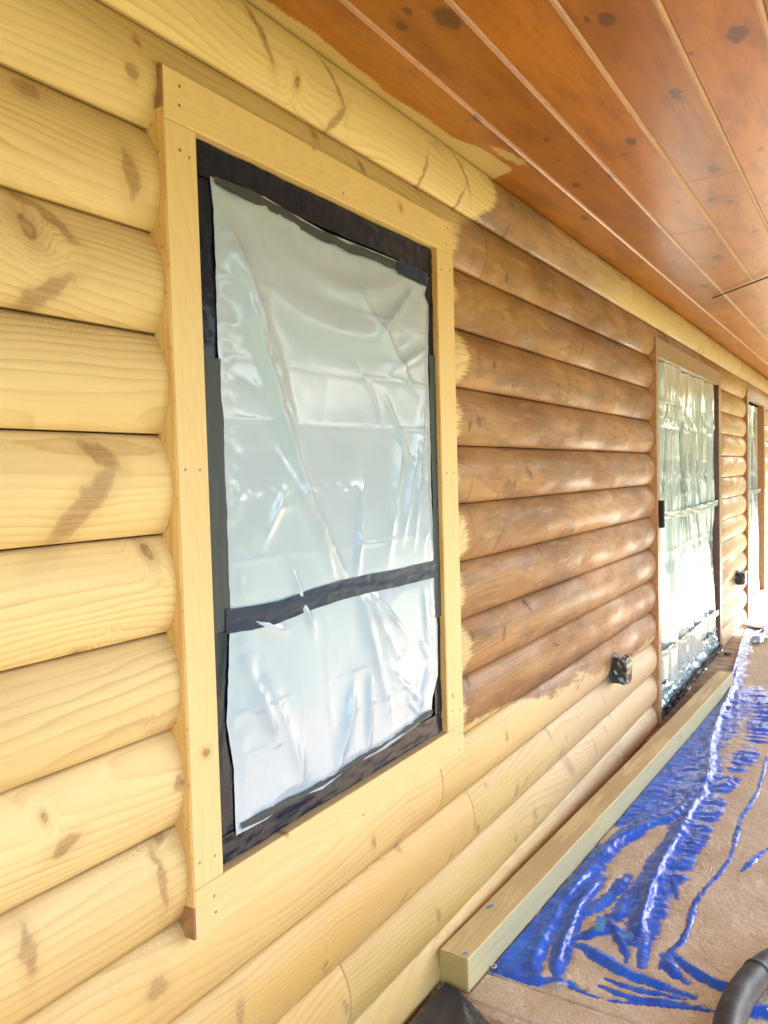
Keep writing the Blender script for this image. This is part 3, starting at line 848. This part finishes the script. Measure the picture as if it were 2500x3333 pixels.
# plastic over the doors
def door_film(x0, x1, z0, z1, y, seed, name, creases):
    nu, nv = 150, 160
    u = np.linspace(0, 1, nu)[:, None]*np.ones((1, nv)); v = np.ones((nu, 1))*np.linspace(0, 1, nv)[None, :]
    X = x0+(x1-x0)*u+.02*fbm(v*5, v*0, seed)*(u > .97); Z = z0+(z1-z0)*v
    g = X+.25*(Z-1.0)*(X-(x0+x1)/2)*.35+.16*fbm(X*1.6, Z*1.3, seed+8, 2)+.05*fbm(X*4, Z*3, seed+9, 2)
    h = .050*fbm(g*2.6, Z*.45, seed, 2)+.010*ridge(g*5.5, Z*.8, seed+1, 3)+.0018*ridge(g*22, Z*1.5, seed+2, 2)
    for zc in creases:
        zz = zc+.012*fbm(X*2, Z*0+zc, seed+4, 2)
        h += .0035*np.exp(-np.abs(Z-zz)/.005)*(vn(X*2.5, Z*0+zc*5, 9) > -.35)
    for zc in (1.80, 1.42, .92):
        h += .008*np.exp(-((Z-zc)/.03)**2)*vn(X*30, Z*14, seed+6)
    edge = np.minimum(u, 1-u)
    h *= np.clip(edge/.02, .2, 1)
    return grid_mesh(name, X, y-np.abs(h)*1.1, Z, [M_clear], flip=True)
df = link('plastic_sheet', door_film(3.675, 5.615, .16, 2.131, .004, 21, 'film', (1.90, 1.74, 1.55, 1.45, 1.32, .98, .84, .70, .56, .44)))
tag(df, 'gathered clear plastic hung over the nearer patio door', 'plastic sheet')
df2 = link('plastic_sheet', door_film(7.31, 8.46, .14, 2.11, .03, 31, 'film', (1.9, 1.5, 1.1, .7)))
tag(df2, 'bright plastic hung over the farther patio door at the far end', 'plastic sheet')
strip('middle_tape', [(3.68, 1.22), (4.2, 1.20), (4.9, 1.20), (5.60, 1.21)], .022, .022, -.036, M_seam, df, 22, .004)
strip('low_tape', [(3.69, .395), (4.3, .37), (5.0, .36), (5.60, .34)], .022, .022, -.036, M_seam, df, 23, .004)
strip('middle_tape', [(7.32, 1.23), (7.9, 1.22), (8.45, 1.22)], .02, .02, -.01, M_seam, df2, 24, .004)

def crinkle(x0, x1, z0, z1, y, seed, mat, name='crinkled_film', amp=.03, n=160, m=26):
    u = np.linspace(x0, x1, n)[:, None]*np.ones((1, m)); v = np.ones((n, 1))*np.linspace(0, 1, m)[None, :]
    Z = z0+(z1-z0)*v+.02*fbm(u*9, v*2, seed)*(v > .8)
    h = amp*ridge(u*11, v*2.5, seed, 3)+amp*.5*ridge(u*30, v*5, seed+5, 2)
    return grid_mesh(name, u, y-np.abs(h), Z, [mat], smooth=False, flip=True)
link('crinkled_film', crinkle(3.67, 5.65, .022, .20, -.006, 41, M_clear), df)
strip('base_masking', [(3.67, .05), (4.6, .05), (5.65, .05)], .025, .025, -.040, M_tape, df, 44, .012, n=160)

# ------------------------------------------------------------------ bagged outlet boxes
M_bag = film_mat('black_bag_plastic', (.012, .013, .016), .18, 0, .5, 25., .5)
M_bag2 = simple('pale_bag_lining', (.55, .52, .46), .3)
def bagbox(x, z, sx, sz, dy, seed, lab):
    bm = bmesh.new()
    bmesh.ops.create_cube(bm, size=1)
    bmesh.ops.subdivide_edges(bm, edges=bm.edges[:], cuts=7, use_grid_fill=True)
    r = np.random.RandomState(seed)
    for v in bm.verts:
        c = v.co
        # round the box and crumple it
        l = max(abs(c.x), abs(c.y), abs(c.z))
        n_ = c.normalized()*.62
        c2 = c.lerp(n_, .18)
        q = float(ridge(np.array(c.x*3+c.y*2), np.array(c.z*3-c.y*2), seed, 3))
        c2 *= 1+.13*q
        v.co = Vector((c2.x*sx, c2.y*dy, c2.z*sz))
    me = bpy.data.meshes.new('bagged_box'); bm.to_mesh(me); bm.free(); me.materials.append(M_bag)
    o = link('outlet_box', me, None, (x, -.024-dy/2, z))
    tag(o, lab, 'outlet box', 'outlet boxes bagged in black plastic on the log wall')
    # loose pale flap folded over the top corner
    nu, nv = 14, 10
    U = np.linspace(-1, 1, nu)[:, None]*np.ones((1, nv)); Vv = np.ones((nu, 1))*np.linspace(0, 1, nv)[None, :]
    X = U*sx*.5+.004*fbm(U*3, Vv*3, seed, 2); Yy = -dy*.55+Vv*dy*.9
    Zz = sz*.5+.008+.010*ridge(U*1.5, Vv*2, seed, 2)-.014*(1-Vv)**2-.010*U*U
    link('bag_flap', grid_mesh('bag_flap', X, Yy, Zz, [M_bag2], smooth=False), o)
    # puckered neck where the bag is taped to the logs
    pts = [(sx*.56*math.cos(a)*(1+.05*math.sin(7*a)), dy*.5-.004, sz*.56*math.sin(a)*(1+.05*math.cos(9*a))) for a in np.linspace(0, 2*pi, 40)]
    link('tape_collar', tube('tape_collar', pts, .006, M_tapem, 6), o)
    return o
bagbox(2.76, .53, .100, .125, .080, 3, 'black bagged outlet box on the stained logs before the nearer patio door')
bagbox(6.62, .485, .120, .110, .080, 5, 'small black bagged outlet box between the two patio doors')

# ------------------------------------------------------------------ loose timber beside the wall
def beam_extra(t):
    n = t['n']; c = t['c']
    p = n.sep(n.pos())
    f = n.noise(n.com(n.ma('MULTIPLY', p[0], 2.2), n.ma('MULTIPLY', p[1], 16), 3.), 1., 5, .6)
    g = n.noise(n.com(n.ma('MULTIPLY', p[0], 200), n.ma('MULTIPLY', p[1], 200), 3.), 1., 2)
    up_ = n.sep(n.n.new('ShaderNodeNewGeometry').outputs['Normal'])[2]
    d = n.ma('MULTIPLY', n.ss(n.ma('ADD', f, n.ma('MULTIPLY', n.ma('SUBTRACT', g, .5), .2)), .40, .52), n.ss(up_, .5, .9))
    d = n.ma('MULTIPLY', d, n.ss(p[0], .95, 1.6, .35, 1.))
    c = n.mix(n.ma('MULTIPLY', d, .6), c, (.44, .29, .15))
    side = n.ss(up_, .5, .2)
    c = n.mix(n.ma('MULTIPLY', side, .45), c, (.40, .38, .25))
    return c, t['rough']
M_beam = wood('yellow_timber_wood', (.74, .58, .27), (.46, .29, .09), (.20, .11, .05), 'X', .0085, cellL=.5, cellH=.2,
              kr=(.006, .014), kaspect=1.2, kprob=.6, rough=.55, ring=.9, tone=0, pithd=.03, rander=.04, extra=beam_extra)
def end_grain():
    n = NT('timber_end_grain')
    s = n.sep(n.obj())
    f = n.noise(n.obj(), 14., 3)
    g = n.ma('DIVIDE', n.ma('ADD', n.vm('LENGTH', n.com(n.ma('SUBTRACT', s[1], .012), n.ma('ADD', s[2], .055), 0.)), n.ma('MULTIPLY', f, .008)), .0042)
    fr = n.ma('POWER', n.ma('FRACT', g), 2.)
    c = n.mix(n.ma('MULTIPLY', fr, 1.), (.56, .39, .13), (.15, .075, .018))
    c = n.mix(n.ma('MULTIPLY', n.ss(n.noise(n.obj(), 30., 4), .5, .7), .3), c, (.30, .2, .09))
    n.put(c, n.p.inputs['Base Color']); n.p.inputs['Roughness'].default_value = .75
    return n.m
def timber():
    A = Vector((.948, -.078, 0)); B = Vector((4.655, -.237, 0))
    L = (B-A).length; ang = math.atan2(B.y-A.y, B.x-A.x)
    me = box_me('timber', L, .096, .1, M_beam, .004, 2)
    me.materials.append(end_grain())
    for p in me.polygons:
        if abs(p.center.x) > L/2-.003: p.material_index = 1
    o = link('timber', me, None, ((A.x+B.x)/2, (A.y+B.y)/2, .0505), (0, 0, ang))
    tag(o, 'long square pine timber lying on the deck along the wall', 'timber')
timber()

# ------------------------------------------------------------------ blue tarp and sawdust
S = {
 'A': ([(1.098, -.150), (1.265, -.175), (1.453, -.18), (1.736, -.19), (1.97, -.20)], .045, .003, .95, .050),
 'A0': ([(1.10, -.20), (1.25, -.21), (1.45, -.20), (1.7, -.205)], .03, .002, .9, .03),
 'B': ([(1.120, -.330), (1.2, -.305), (1.335, -.283), (1.552, -.257), (1.758, -.275)], .017, .022, 1., .018),
 'C': ([(1.110, -.268), (1.208, -.232), (1.489, -.205), (1.761, -.214), (2.044, -.236), (2.245, -.303), (2.445, -.39), (2.707, -.406), (3.023, -.40)], .024, .024, 1., .022),
 'D': ([(1.31, -.521), (1.432, -.501), (1.546, -.475), (1.767, -.44)], .014, .014, 1., .016),
 'E': ([(1.423, -.485), (1.831, -.438), (2.111, -.434), (2.498, -.436), (2.907, -.431), (3.573, -.339), (4.541, -.289), (5.2, -.24)], .026, .030, 1., .034),
 'F': ([(2.30, -.205), (2.803, -.255), (3.2, -.285), (3.728, -.299), (4.62, -.312)], .06, .004, .9, .10),
 'F2': ([(2.1, -.23), (2.45, -.33)], .03, .004, .9, .03),
 'G': ([(3.368, -.639), (2.841, -.65), (2.501, -.63), (2.165, -.644), (1.933, -.617), (1.742, -.59), (1.546, -.599), (1.424, -.583), (1.326, -.571)], .010, .010, .85, .007),
 'H': ([(2.292, -.757), (2.051, -.692)], .009, .009, .8, .008),
 'I': ([(1.436, -.58), (1.358, -.67), (1.336, -.755), (1.405, -.855)], .016, .016, 1., .013),
 'I2': ([(1.40, -.575), (1.34, -.60), (1.30, -.65)], .018, .012, .95, .016),
 'J': ([(1.318, -.341), (1.272, -.456), (1.247, -.583), (1.245, -.679)], .016, .016, 1., .016),
 'J2': ([(1.164, -.44), (1.16, -.553), (1.205, -.668)], .010, .009, .9, .008),
 'J3': ([(1.205, -.45), (1.20, -.56), (1.225, -.66)], .008, .008, .9, .008),
 'K': ([(1.346, -.302), (1.399, -.345), (1.467, -.385), (1.409, -.461)], .018, .012, .95, .018),
 'K2': ([(1.508, -.295), (1.624, -.323), (1.819, -.35)], .014, .012, .95, .018),
 'K3': ([(1.48, -.37), (1.56, -.39), (1.72, -.375)], .02, .010, .9, .022),
 'L': ([(1.879, -.488), (1.742, -.531)], .010, .010, .9, .009),
 'L2': ([(1.549, -.501), (1.502, -.523)], .008, .008, .9, .006),
 'L3': ([(1.686, -.492), (1.617, -.512)], .008, .008, .9, .006),
 'M': ([(1.262, -.79), (1.275, -.83), (1.289, -.90), (1.30, -1.05)], .020, .008, 1., .025),
 'N': ([(1.526, -.353), (1.362, -.452), (1.308, -.474)], .012, .014, 1., .012),
 'Q': ([(1.120, -.365), (1.103, -.405), (1.116, -.5), (1.184, -.672), (1.229, -.783)], .012, .008, .9, .010),
 'T': ([(1.09, -.14), (1.09, -.25), (1.12, -.33)], .02, .004, .9, .022),
 'R': ([(6.677, -.108), (5.9, -.15), (5.467, -.178), (4.967, -.225), (4.70, -.27)], .035, .03, 1., .05),
}
S = {k: (smooth_line(v[0], 5) if len(v[0]) > 2 else v[0],)+v[1:] for k, v in S.items()}
GATH = smooth_line([(1.831, -.470), (2.111, -.455), (2.498, -.46), (2.907, -.455), (3.45, -.42), (4.1, -.40), (4.8, -.35)], 5)
GATW = smooth_line([(1.80, -.500), (2.111, -.50), (2.498, -.51), (2.907, -.52), (3.45, -.55), (4.1, -.545), (4.8, -.40)], 5)

def front_x(y):
    fx = [(-.10, 1.05), (-.13, 1.06), (-.246, 1.063), (-.322, 1.080), (-.365, 1.115), (-.405, 1.100), (-.5, 1.112), (-.672, 1.180), (-.783, 1.225), (-.9, 1.245), (-1.3, 1.26), (-3, 1.3)]
    a = np.array(fx)[::-1]
    return np.interp(y, a[:, 0], a[:, 1])
def left_y(x):
    return np.interp(x, [.95, 4.65, 4.75, 6.7, 7.2], [-.131, -.290, -.25, -.085, -.075])

def fields(X, Y):
    """tarp height T, blueness B in [0,1]"""
    T = np.full(X.shape, .0035); B = np.zeros(X.shape)
    wx = X+.010*fbm(X*9, Y*9, 51, 3); wy = Y+.007*fbm(X*9, Y*9, 52, 3)
    for k, (pts, w_, hgt, b, bw_) in S.items():
        d, a, s, L = pdist(wx, wy, pts)
        fade = np.clip((L-a)/.08, .25, 1)*np.clip(a/.05, .4, 1)
        mod = 1+.45*fbm(a*7, a*0, hash(k) % 7, 2)
        side_w = np.where(s > 0, .55, 1.15)*w_*(1+.35*fbm(a*14, d*30, 55, 2))
        hh = .58*hgt*fade*mod*np.exp(-(d/side_w)**1.25)*(1+.12*ridge(a*22+d*30, d*25, 56, 2)+.22*ridge(a*3, s*90, 57, 2))
        T = np.maximum(T, .0035+hh)+.15*np.minimum(hh, .004)
        rg_ = .45 if k in ('A', 'A0', 'B', 'C', 'E', 'I', 'J', 'D') else 1.
        rag = 1+rg_*(.30*fbm(X*26, Y*42, 53, 3)+.5*fbm(a*46, s*9, 54, 2))
        bb = b*np.clip(1.75-d/(1.15*bw_*rag*mod*fade**.5), 0, 1)
        B = np.maximum(B, bb)
    # gathers right of the long ridge: fine cross pleats, blue showing on the crests
    d, a, s, L = pdist(X, Y, GATW)
    env = np.exp(-(d/.045)**2)*np.clip(a/.1, 0, 1)
    wid = 1+1.2*np.clip((X-2.8)/1.2, 0, 1)
    env = np.exp(-(d/(.04*wid))**2)*np.clip(a/.1, 0, 1)*np.clip((L-a)/.3, 0, 1)
    pl = ridge(a*15+Y*2, Y*3+a*.5, 61, 2)
    T = T+.009*env*np.maximum(pl, -.1)
    B = np.maximum(B, env*(.72+.9*pl))
    # blue area between the timber and the ridge: wrinkles
    fw = np.clip((X-2.2)/.4, 0, 1)*np.clip((5.0-X)/.5, 0, 1)*np.clip((-Y-.15)/.03, 0, 1)*np.clip((Y+.40)/.05, 0, 1)
    T = T+.006*fw*np.maximum(ridge(X*9+Y*6, Y*11, 62, 3), 0)
    # all-over fine wrinkles
    T = T+.0022*ridge(X*14, Y*20, 63, 3)*(.4+B)+.0030*B*ridge(X*22+Y*9, Y*34, 64, 3)
    return T, np.clip(B, 0, 1)

def tarp_axes():
    s = np.r_[np.arange(0, 1.5, .0065), np.arange(1.5, 3.2, .010), np.arange(3.2, 6.1, .022)]
    t = np.r_[np.arange(0, .80, .0062), np.arange(.80, 1.2, .02), np.arange(1.2, 2.1, .06)]
    return s, t
def tarp():
    s, t = tarp_axes()
    Sg, Tg = np.meshgrid(s, t, indexing='ij')
    Y = -.13-Tg; X = front_x(Y)+Sg
    Yl = left_y(X)
    Y = Yl-.002-Tg
    X = front_x(Y)+Sg
    T, B = fields(X, Y)
    # front hem lifts in one loop
    ed = np.exp(-Sg/.012)
    T = T*(1-.6*ed)
    lift = np.exp(-((Y+.345)/.03)**2)*np.exp(-(Sg/.07)**2)*.010
    T = T+lift
    n = NT('blue_tarpaulin')
    p = n.obj(); sp = n.sep(p)
    f = n.noise(p, 7., 5, .6); q = n.noise(p, 90., 3)
    c = n.mix(n.ss(f, .3, .75), (.006, .075, .44), (.016, .14, .62))
    dust = n.ss(n.ma('ADD', n.noise(p, 11., 5, .65), n.ma('MULTIPLY', n.ma('SUBTRACT', q, .5), .25)), .54, .68)
    at_ = n.n.new('ShaderNodeAttribute'); at_.attribute_name = 'dust'
    db = n.ss(n.ma('ADD', at_.outputs['Fac'], n.ma('MULTIPLY', n.ma('SUBTRACT', q, .5), .9)), .30, .85)
    c = n.mix(n.ma('MULTIPLY_ADD', dust, .22, .07), c, (.30, .27, .26))
    c = n.mix(n.ma('MULTIPLY', db, .75), c, (.56, .42, .27))
    n.put(c, n.p.inputs['Base Color'])
    n.put(n.ma('MULTIPLY_ADD', dust, .4, .14), n.p.inputs['Roughness'])
    n.p.inputs['Specular IOR Level'].default_value = .24
    n.p.inputs['Coat Weight'].default_value = .0
    wv = n.ma('ADD', n.ma('MULTIPLY', n.noise(n.com(n.ma('MULTIPLY', sp[0], 60), n.ma('MULTIPLY', sp[1], 25), 0.), 1., 4, .6), 1.), n.ma('MULTIPLY', n.noise(p, 130., 2), .3))
    v1 = n.vor(n.com(n.ma('MULTIPLY', sp[0], 8), n.ma('MULTIPLY', sp[1], 24), 0.), 1.)['Distance']
    v2 = n.vor(n.com(n.ma('MULTIPLY', sp[0], 60), n.ma('MULTIPLY', sp[1], 85), 3.), 1.)['Distance']
    wv = n.ma('ADD', n.ma('MULTIPLY', wv, .25), n.ma('ADD', v1, n.ma('MULTIPLY', v2, .12)))
    n.put(n.bump(wv, .6, .009), n.p.inputs['Normal'])
    me = grid_mesh('blue_tarp', X, Y, T, [n.m])
    at = me.attributes.new('dust', 'FLOAT', 'POINT')
    if len(me.vertices) == B.size: at.data.foreach_set('value', (1-B).ravel().astype(np.float32))
    o = link('blue_tarp', me); tag(o, 'creased blue tarpaulin spread over the deck under sawdust', 'tarp')
    return o
tp = tarp()

def sawdust():
    s = np.r_[np.arange(0, 2.1, .0065), np.arange(2.1, 3.6, .011), np.arange(3.6, 6.4, .022)]
    t = np.r_[np.arange(0, .80, .0062), np.arange(.80, 1.2, .02), np.arange(1.2, 2.1, .06)]
    Sg, Tg = np.meshgrid(s, t, indexing='ij')
    X = .72+Sg; Y = left_y(np.maximum(X, .95))-.002-Tg
    T, B = fields(X, Y)
    inside = X > front_x(Y)+.004
    T = np.where(inside, T, 0)
    B = np.where(inside, B, 0)
    lift = np.exp(-((Y+.345)/.03)**2)*np.exp(-((X-front_x(Y))/.07)**2)*.010*inside
    T = T+lift
    Bn = B+.12*fbm(X*18, Y*30, 71, 3)+.08*fbm(X*90, Y*120, 72, 2)
    th = .0030-.0085*Bn+.0010*fbm(X*40, Y*40, 73, 3)
    # stray patches of blue where the dust is thin, and thin dust away from the pile
    th = th-.006*np.clip(fbm(X*5, Y*7, 74, 3)-.42, 0, 1)*inside
    # on bare boards: patchy
    pb = fbm(X*9, Y*7, 75, 4)
    gap = np.abs(((X-.92)/.14) % 1.0-.5) > .475
    thb = .0022+.006*np.clip(pb+.12, -.6, .5)-.012*np.clip((.93-X)/.1, 0, 1)-.004*gap+.004*np.clip((-Y-.3)/.3, 0, 1)
    th = np.where(inside, th, thb)
    edge_in = inside & (X < front_x(Y)+.02)
    th = np.where(edge_in, th-.003, th)
    # dust settles: smooth top surface and footprint grain
    D = T+np.clip(th, -.006, .006)
    D = D+.0006*fbm(X*70, Y*70, 76, 2)+.0016*fbm(X*13, Y*13, 77, 2)*(th > .002)
    keep = (D > T-.004)
    n = NT('sawdust_layer')
    p = n.obj()
    f = n.noise(p, 5., 5, .6); g = n.noise(p, 210., 3, .7); h2 = n.noise(p, 45., 4, .6)
    c = n.mix(n.ss(f, .3, .7), (.55, .41, .26), (.70, .55, .38))
    c = n.mix(n.ma('MULTIPLY', n.ss(g, .42, .62), .5), c, (.36, .245, .13))
    n.put(c, n.p.inputs['Base Color']); n.p.inputs['Roughness'].default_value = .85
    n.p.inputs['Specular IOR Level'].default_value = .15
    sp = n.sep(p)
    # boot print tread pressed into the dust
    vx = n.ma('SUBTRACT', sp[0], 2.0); vy = n.ma('SUBTRACT', sp[1], -.56)
    rr = n.vm('LENGTH', n.com(vx, n.ma('MULTIPLY', vy, 2.2), 0.))
    tread = n.ma('MULTIPLY', n.ma('SINE', n.ma('MULTIPLY', rr, 260.)), n.ss(rr, .13, .10))
    hh = n.ma('ADD', n.ma('MULTIPLY', g, .5), n.ma('ADD', n.ma('MULTIPLY', h2, 1.3), n.ma('MULTIPLY', tread, .10)))
    n.put(n.bump(hh, .9, .007), n.p.inputs['Normal'])
    me = grid_mesh('sawdust', X, Y, D, [n.m], keep=keep)
    o = link('sawdust', me); tag(o, kind='stuff', label='tan sawdust lying over the tarp and boards', cat='sawdust')
sawdust()

# ------------------------------------------------------------------ small things on the floor
def film_patch(name, poly_fn, nu, nv, mat, amp, seed, smooth=True):
    U = np.linspace(0, 1, nu)[:, None]*np.ones((1, nv)); V = np.ones((nu, 1))*np.linspace(0, 1, nv)[None, :]
    X, Y, Z = poly_fn(U, V)
    Z = Z+amp*np.abs(ridge(X*8, Y*8, seed, 3))+amp*.5*np.abs(ridge(X*22+3, Y*22, seed+2, 2))
    return grid_mesh(name, X, Y, Z, [mat], smooth=smooth)
def bs(U, V):
    # narrow tip at x=.93, broad foot towards the camera
    X = .935-U*.62
    yl = -.055-.02*U+.03*U; yr = -.075-.70*U**.75
    Y = yl+(yr-yl)*V+.012*fbm(U*7, V*3, 4)
    Z = .006+.022*np.sin(pi*V)**.7*np.clip(U*3, 0, 1)+.012*fbm(U*5, V*4, 8, 2)*np.clip(U*4, 0, 1)+.008
    return X, Y, Z
M_bsheet = film_mat('dusty_black_plastic', (.020, .026, .036), .38, 0, .1, 22., .7)
o = link('black_plastic', film_patch('black_plastic', bs, 60, 34, M_bsheet, .009, 81))
tag(o, 'crumpled dusty black plastic on the boards before the timber end', 'plastic sheet')

M_ptape = simple('light_blue_painters_tape', (.05, .22, .46), .55, vary=.15)
def tape_bit(pts, z, lab, seed):
    (x0, y0), (x1, y1), w_ = pts
    L = math.hypot(x1-x0, y1-y0); dx, dy = (x1-x0)/L, (y1-y0)/L
    U = np.linspace(0, L, 9)[:, None]*np.ones((1, 5)); V = np.ones((9, 1))*np.linspace(-w_/2, w_/2, 5)[None, :]
    X = x0+dx*U-dy*V; Y = y0+dy*U+dx*V
    Z = z+.006*np.abs(ridge(U*20, V*20, seed, 2))
    o = link('painters_tape', grid_mesh('painters_tape', X, Y, Z, [M_ptape], smooth=False))
    tag(o, lab, 'tape', 'scraps of light blue tape on the tarp and timber')
tape_bit(((1.385, -.372), (1.475, -.352), .030), .028, 'largest light blue tape scrap on the tarp, folded upright', 1)
tape_bit(((1.335, -.300), (1.355, -.322), .016), .024, 'small light blue tape scrap left of the folded one on the tarp', 2)
tape_bit(((1.395, -.435), (1.42, -.47), .026), .028, 'light blue tape scrap right of the folded one on the tarp', 3)
tape_bit(((1.212, -.062), (1.236, -.075), .008), .103, 'tiny blue scrap lying on top of the pine timber', 4)
tape_bit(((.958, -.105), (.972, -.112), .007), .103, 'tiny blue scrap on the near end of the pine timber', 5)

# hose
def hose():
    M_h = NT('black_rubber_hose')
    n = M_h; p = n.obj()
    f = n.noise(p, 18., 5, .6)
    n.put(n.mix(n.ma('MULTIPLY', n.ss(f, .42, .7), .5), (.020, .022, .025), (.11, .11, .115)), n.p.inputs['Base Color'])
    n.p.inputs['Roughness'].default_value = .5
    n.put(n.bump(n.noise(p, 60., 3), .3, .003), n.p.inputs['Normal'])
    ctl = [(1.80, -1.16, .050), (1.62, -1.0, .055), (1.50, -.915, .062), (1.405, -.862, .070), (1.30, -.828, .074), (1.18, -.806, .074), (1.05, -.802, .070), (.85, -.83, .06), (.6, -.92, .05)]
    pts = smooth_line(ctl, 16)
    N = len(pts)
    me = tube('hose', pts, lambda i: .038, n.m, 22)
    o = link('hose', me); tag(o, 'thick black rubber hose curving over the tarp corner', 'hose')
    pc = [pts[i] for i in range(58, 61)]
    link('tape_band', tube('tape_band', pc, .0405, M_tapem, 22), o)
hose()

# grommets of the tarp
M_gr = simple('brass_grommet_metal', (.6, .55, .45), .3, metal=1.)
def torus_me(R, r):
    V = []; F = []
    for i in range(16):
        for j in range(6):
            a = 2*pi*i/16; b = 2*pi*j/6
            V.append(((R+r*math.cos(b))*math.cos(a), (R+r*math.cos(b))*math.sin(a), r*math.sin(b)))
            F.append((i*6+j, ((i+1) % 16)*6+j, ((i+1) % 16)*6+(j+1) % 6, i*6+(j+1) % 6))
    return mesh('grommet', V, F, [M_gr], True)
gm = torus_me(.008, .0025)
link('grommet', gm, tp, (1.085, -.142, .010)); link('grommet', gm, tp, (1.275, -.875, .018))

# thin dark cable under the ceiling
cb = link('cable', tube('cable', smooth_line([(3.976, -.286, 2.486), (3.8, -.44, 2.484), (3.598, -.621, 2.482), (3.25, -.93, 2.484), (3.0, -1.2, 2.488)], 6), .004, simple('cable_rubber', (.03, .03, .03), .5), 8))
tag(cb, 'thin dark cable hanging across the ceiling boards', 'cable')

# far end: rolled dark mat, crumpled clear film, small cap
def mat_roll():
    def f(U, V):
        X = 6.72+.42*U; Y = -.06-.75*V
        Z = .012+.03*np.sin(pi*U)**.6
        return X, Y, Z
    o = link('dark_mat', film_patch('dark_mat', f, 20, 40, simple('dark_brown_cloth', (.05, .04, .04), .7, vary=.3), .012, 91))
    tag(o, 'dark rumpled cloth lying across the deck at the far door', 'cloth')
    def g(U, V):
        X = 6.05+.65*U; Y = -.20-.09*V-.05*U
        return X, Y, .012+.05*np.exp(-((U-.5)/.35)**2)*np.sin(pi*V)
    M_cb = film_mat('pale_blue_film', (.30, .40, .60), .2, 0, .6, 40., .5)
    o = link('crumpled_film', film_patch('crumpled_film', g, 40, 20, M_cb, .03, 92, False))
    tag(o, 'pale blue crumpled plastic on the deck just before the dark cloth', 'plastic sheet')
    def h(U, V):
        X = 7.15+.20*U; Y = -.06-.35*V
        return X, Y, .01+.02*np.sin(pi*U)
    o = link('clear_wrap', film_patch('clear_wrap', h, 24, 30, M_clear, .02, 93, False))
    tag(o, 'wad of clear wrap on the deck past the dark cloth', 'plastic sheet')
    bm = bmesh.new()
    bmesh.ops.create_cone(bm, cap_ends=True, segments=18, radius1=.028, radius2=.022, depth=.02)
    bmesh.ops.bevel(bm, geom=[e for e in bm.edges if e.calc_length() > .001][:18], offset=.002, segments=1, affect='EDGES')
    me = bpy.data.meshes.new('bottle_cap'); bm.to_mesh(me); bm.free(); me.materials.append(simple('dark_cap_plastic', (.06, .03, .02), .4))
    o = link('bottle_cap', me, None, (5.61, -.104, .0105)); tag(o, 'small round dark cap on the boards by the nearer patio door', 'cap')
mat_roll()
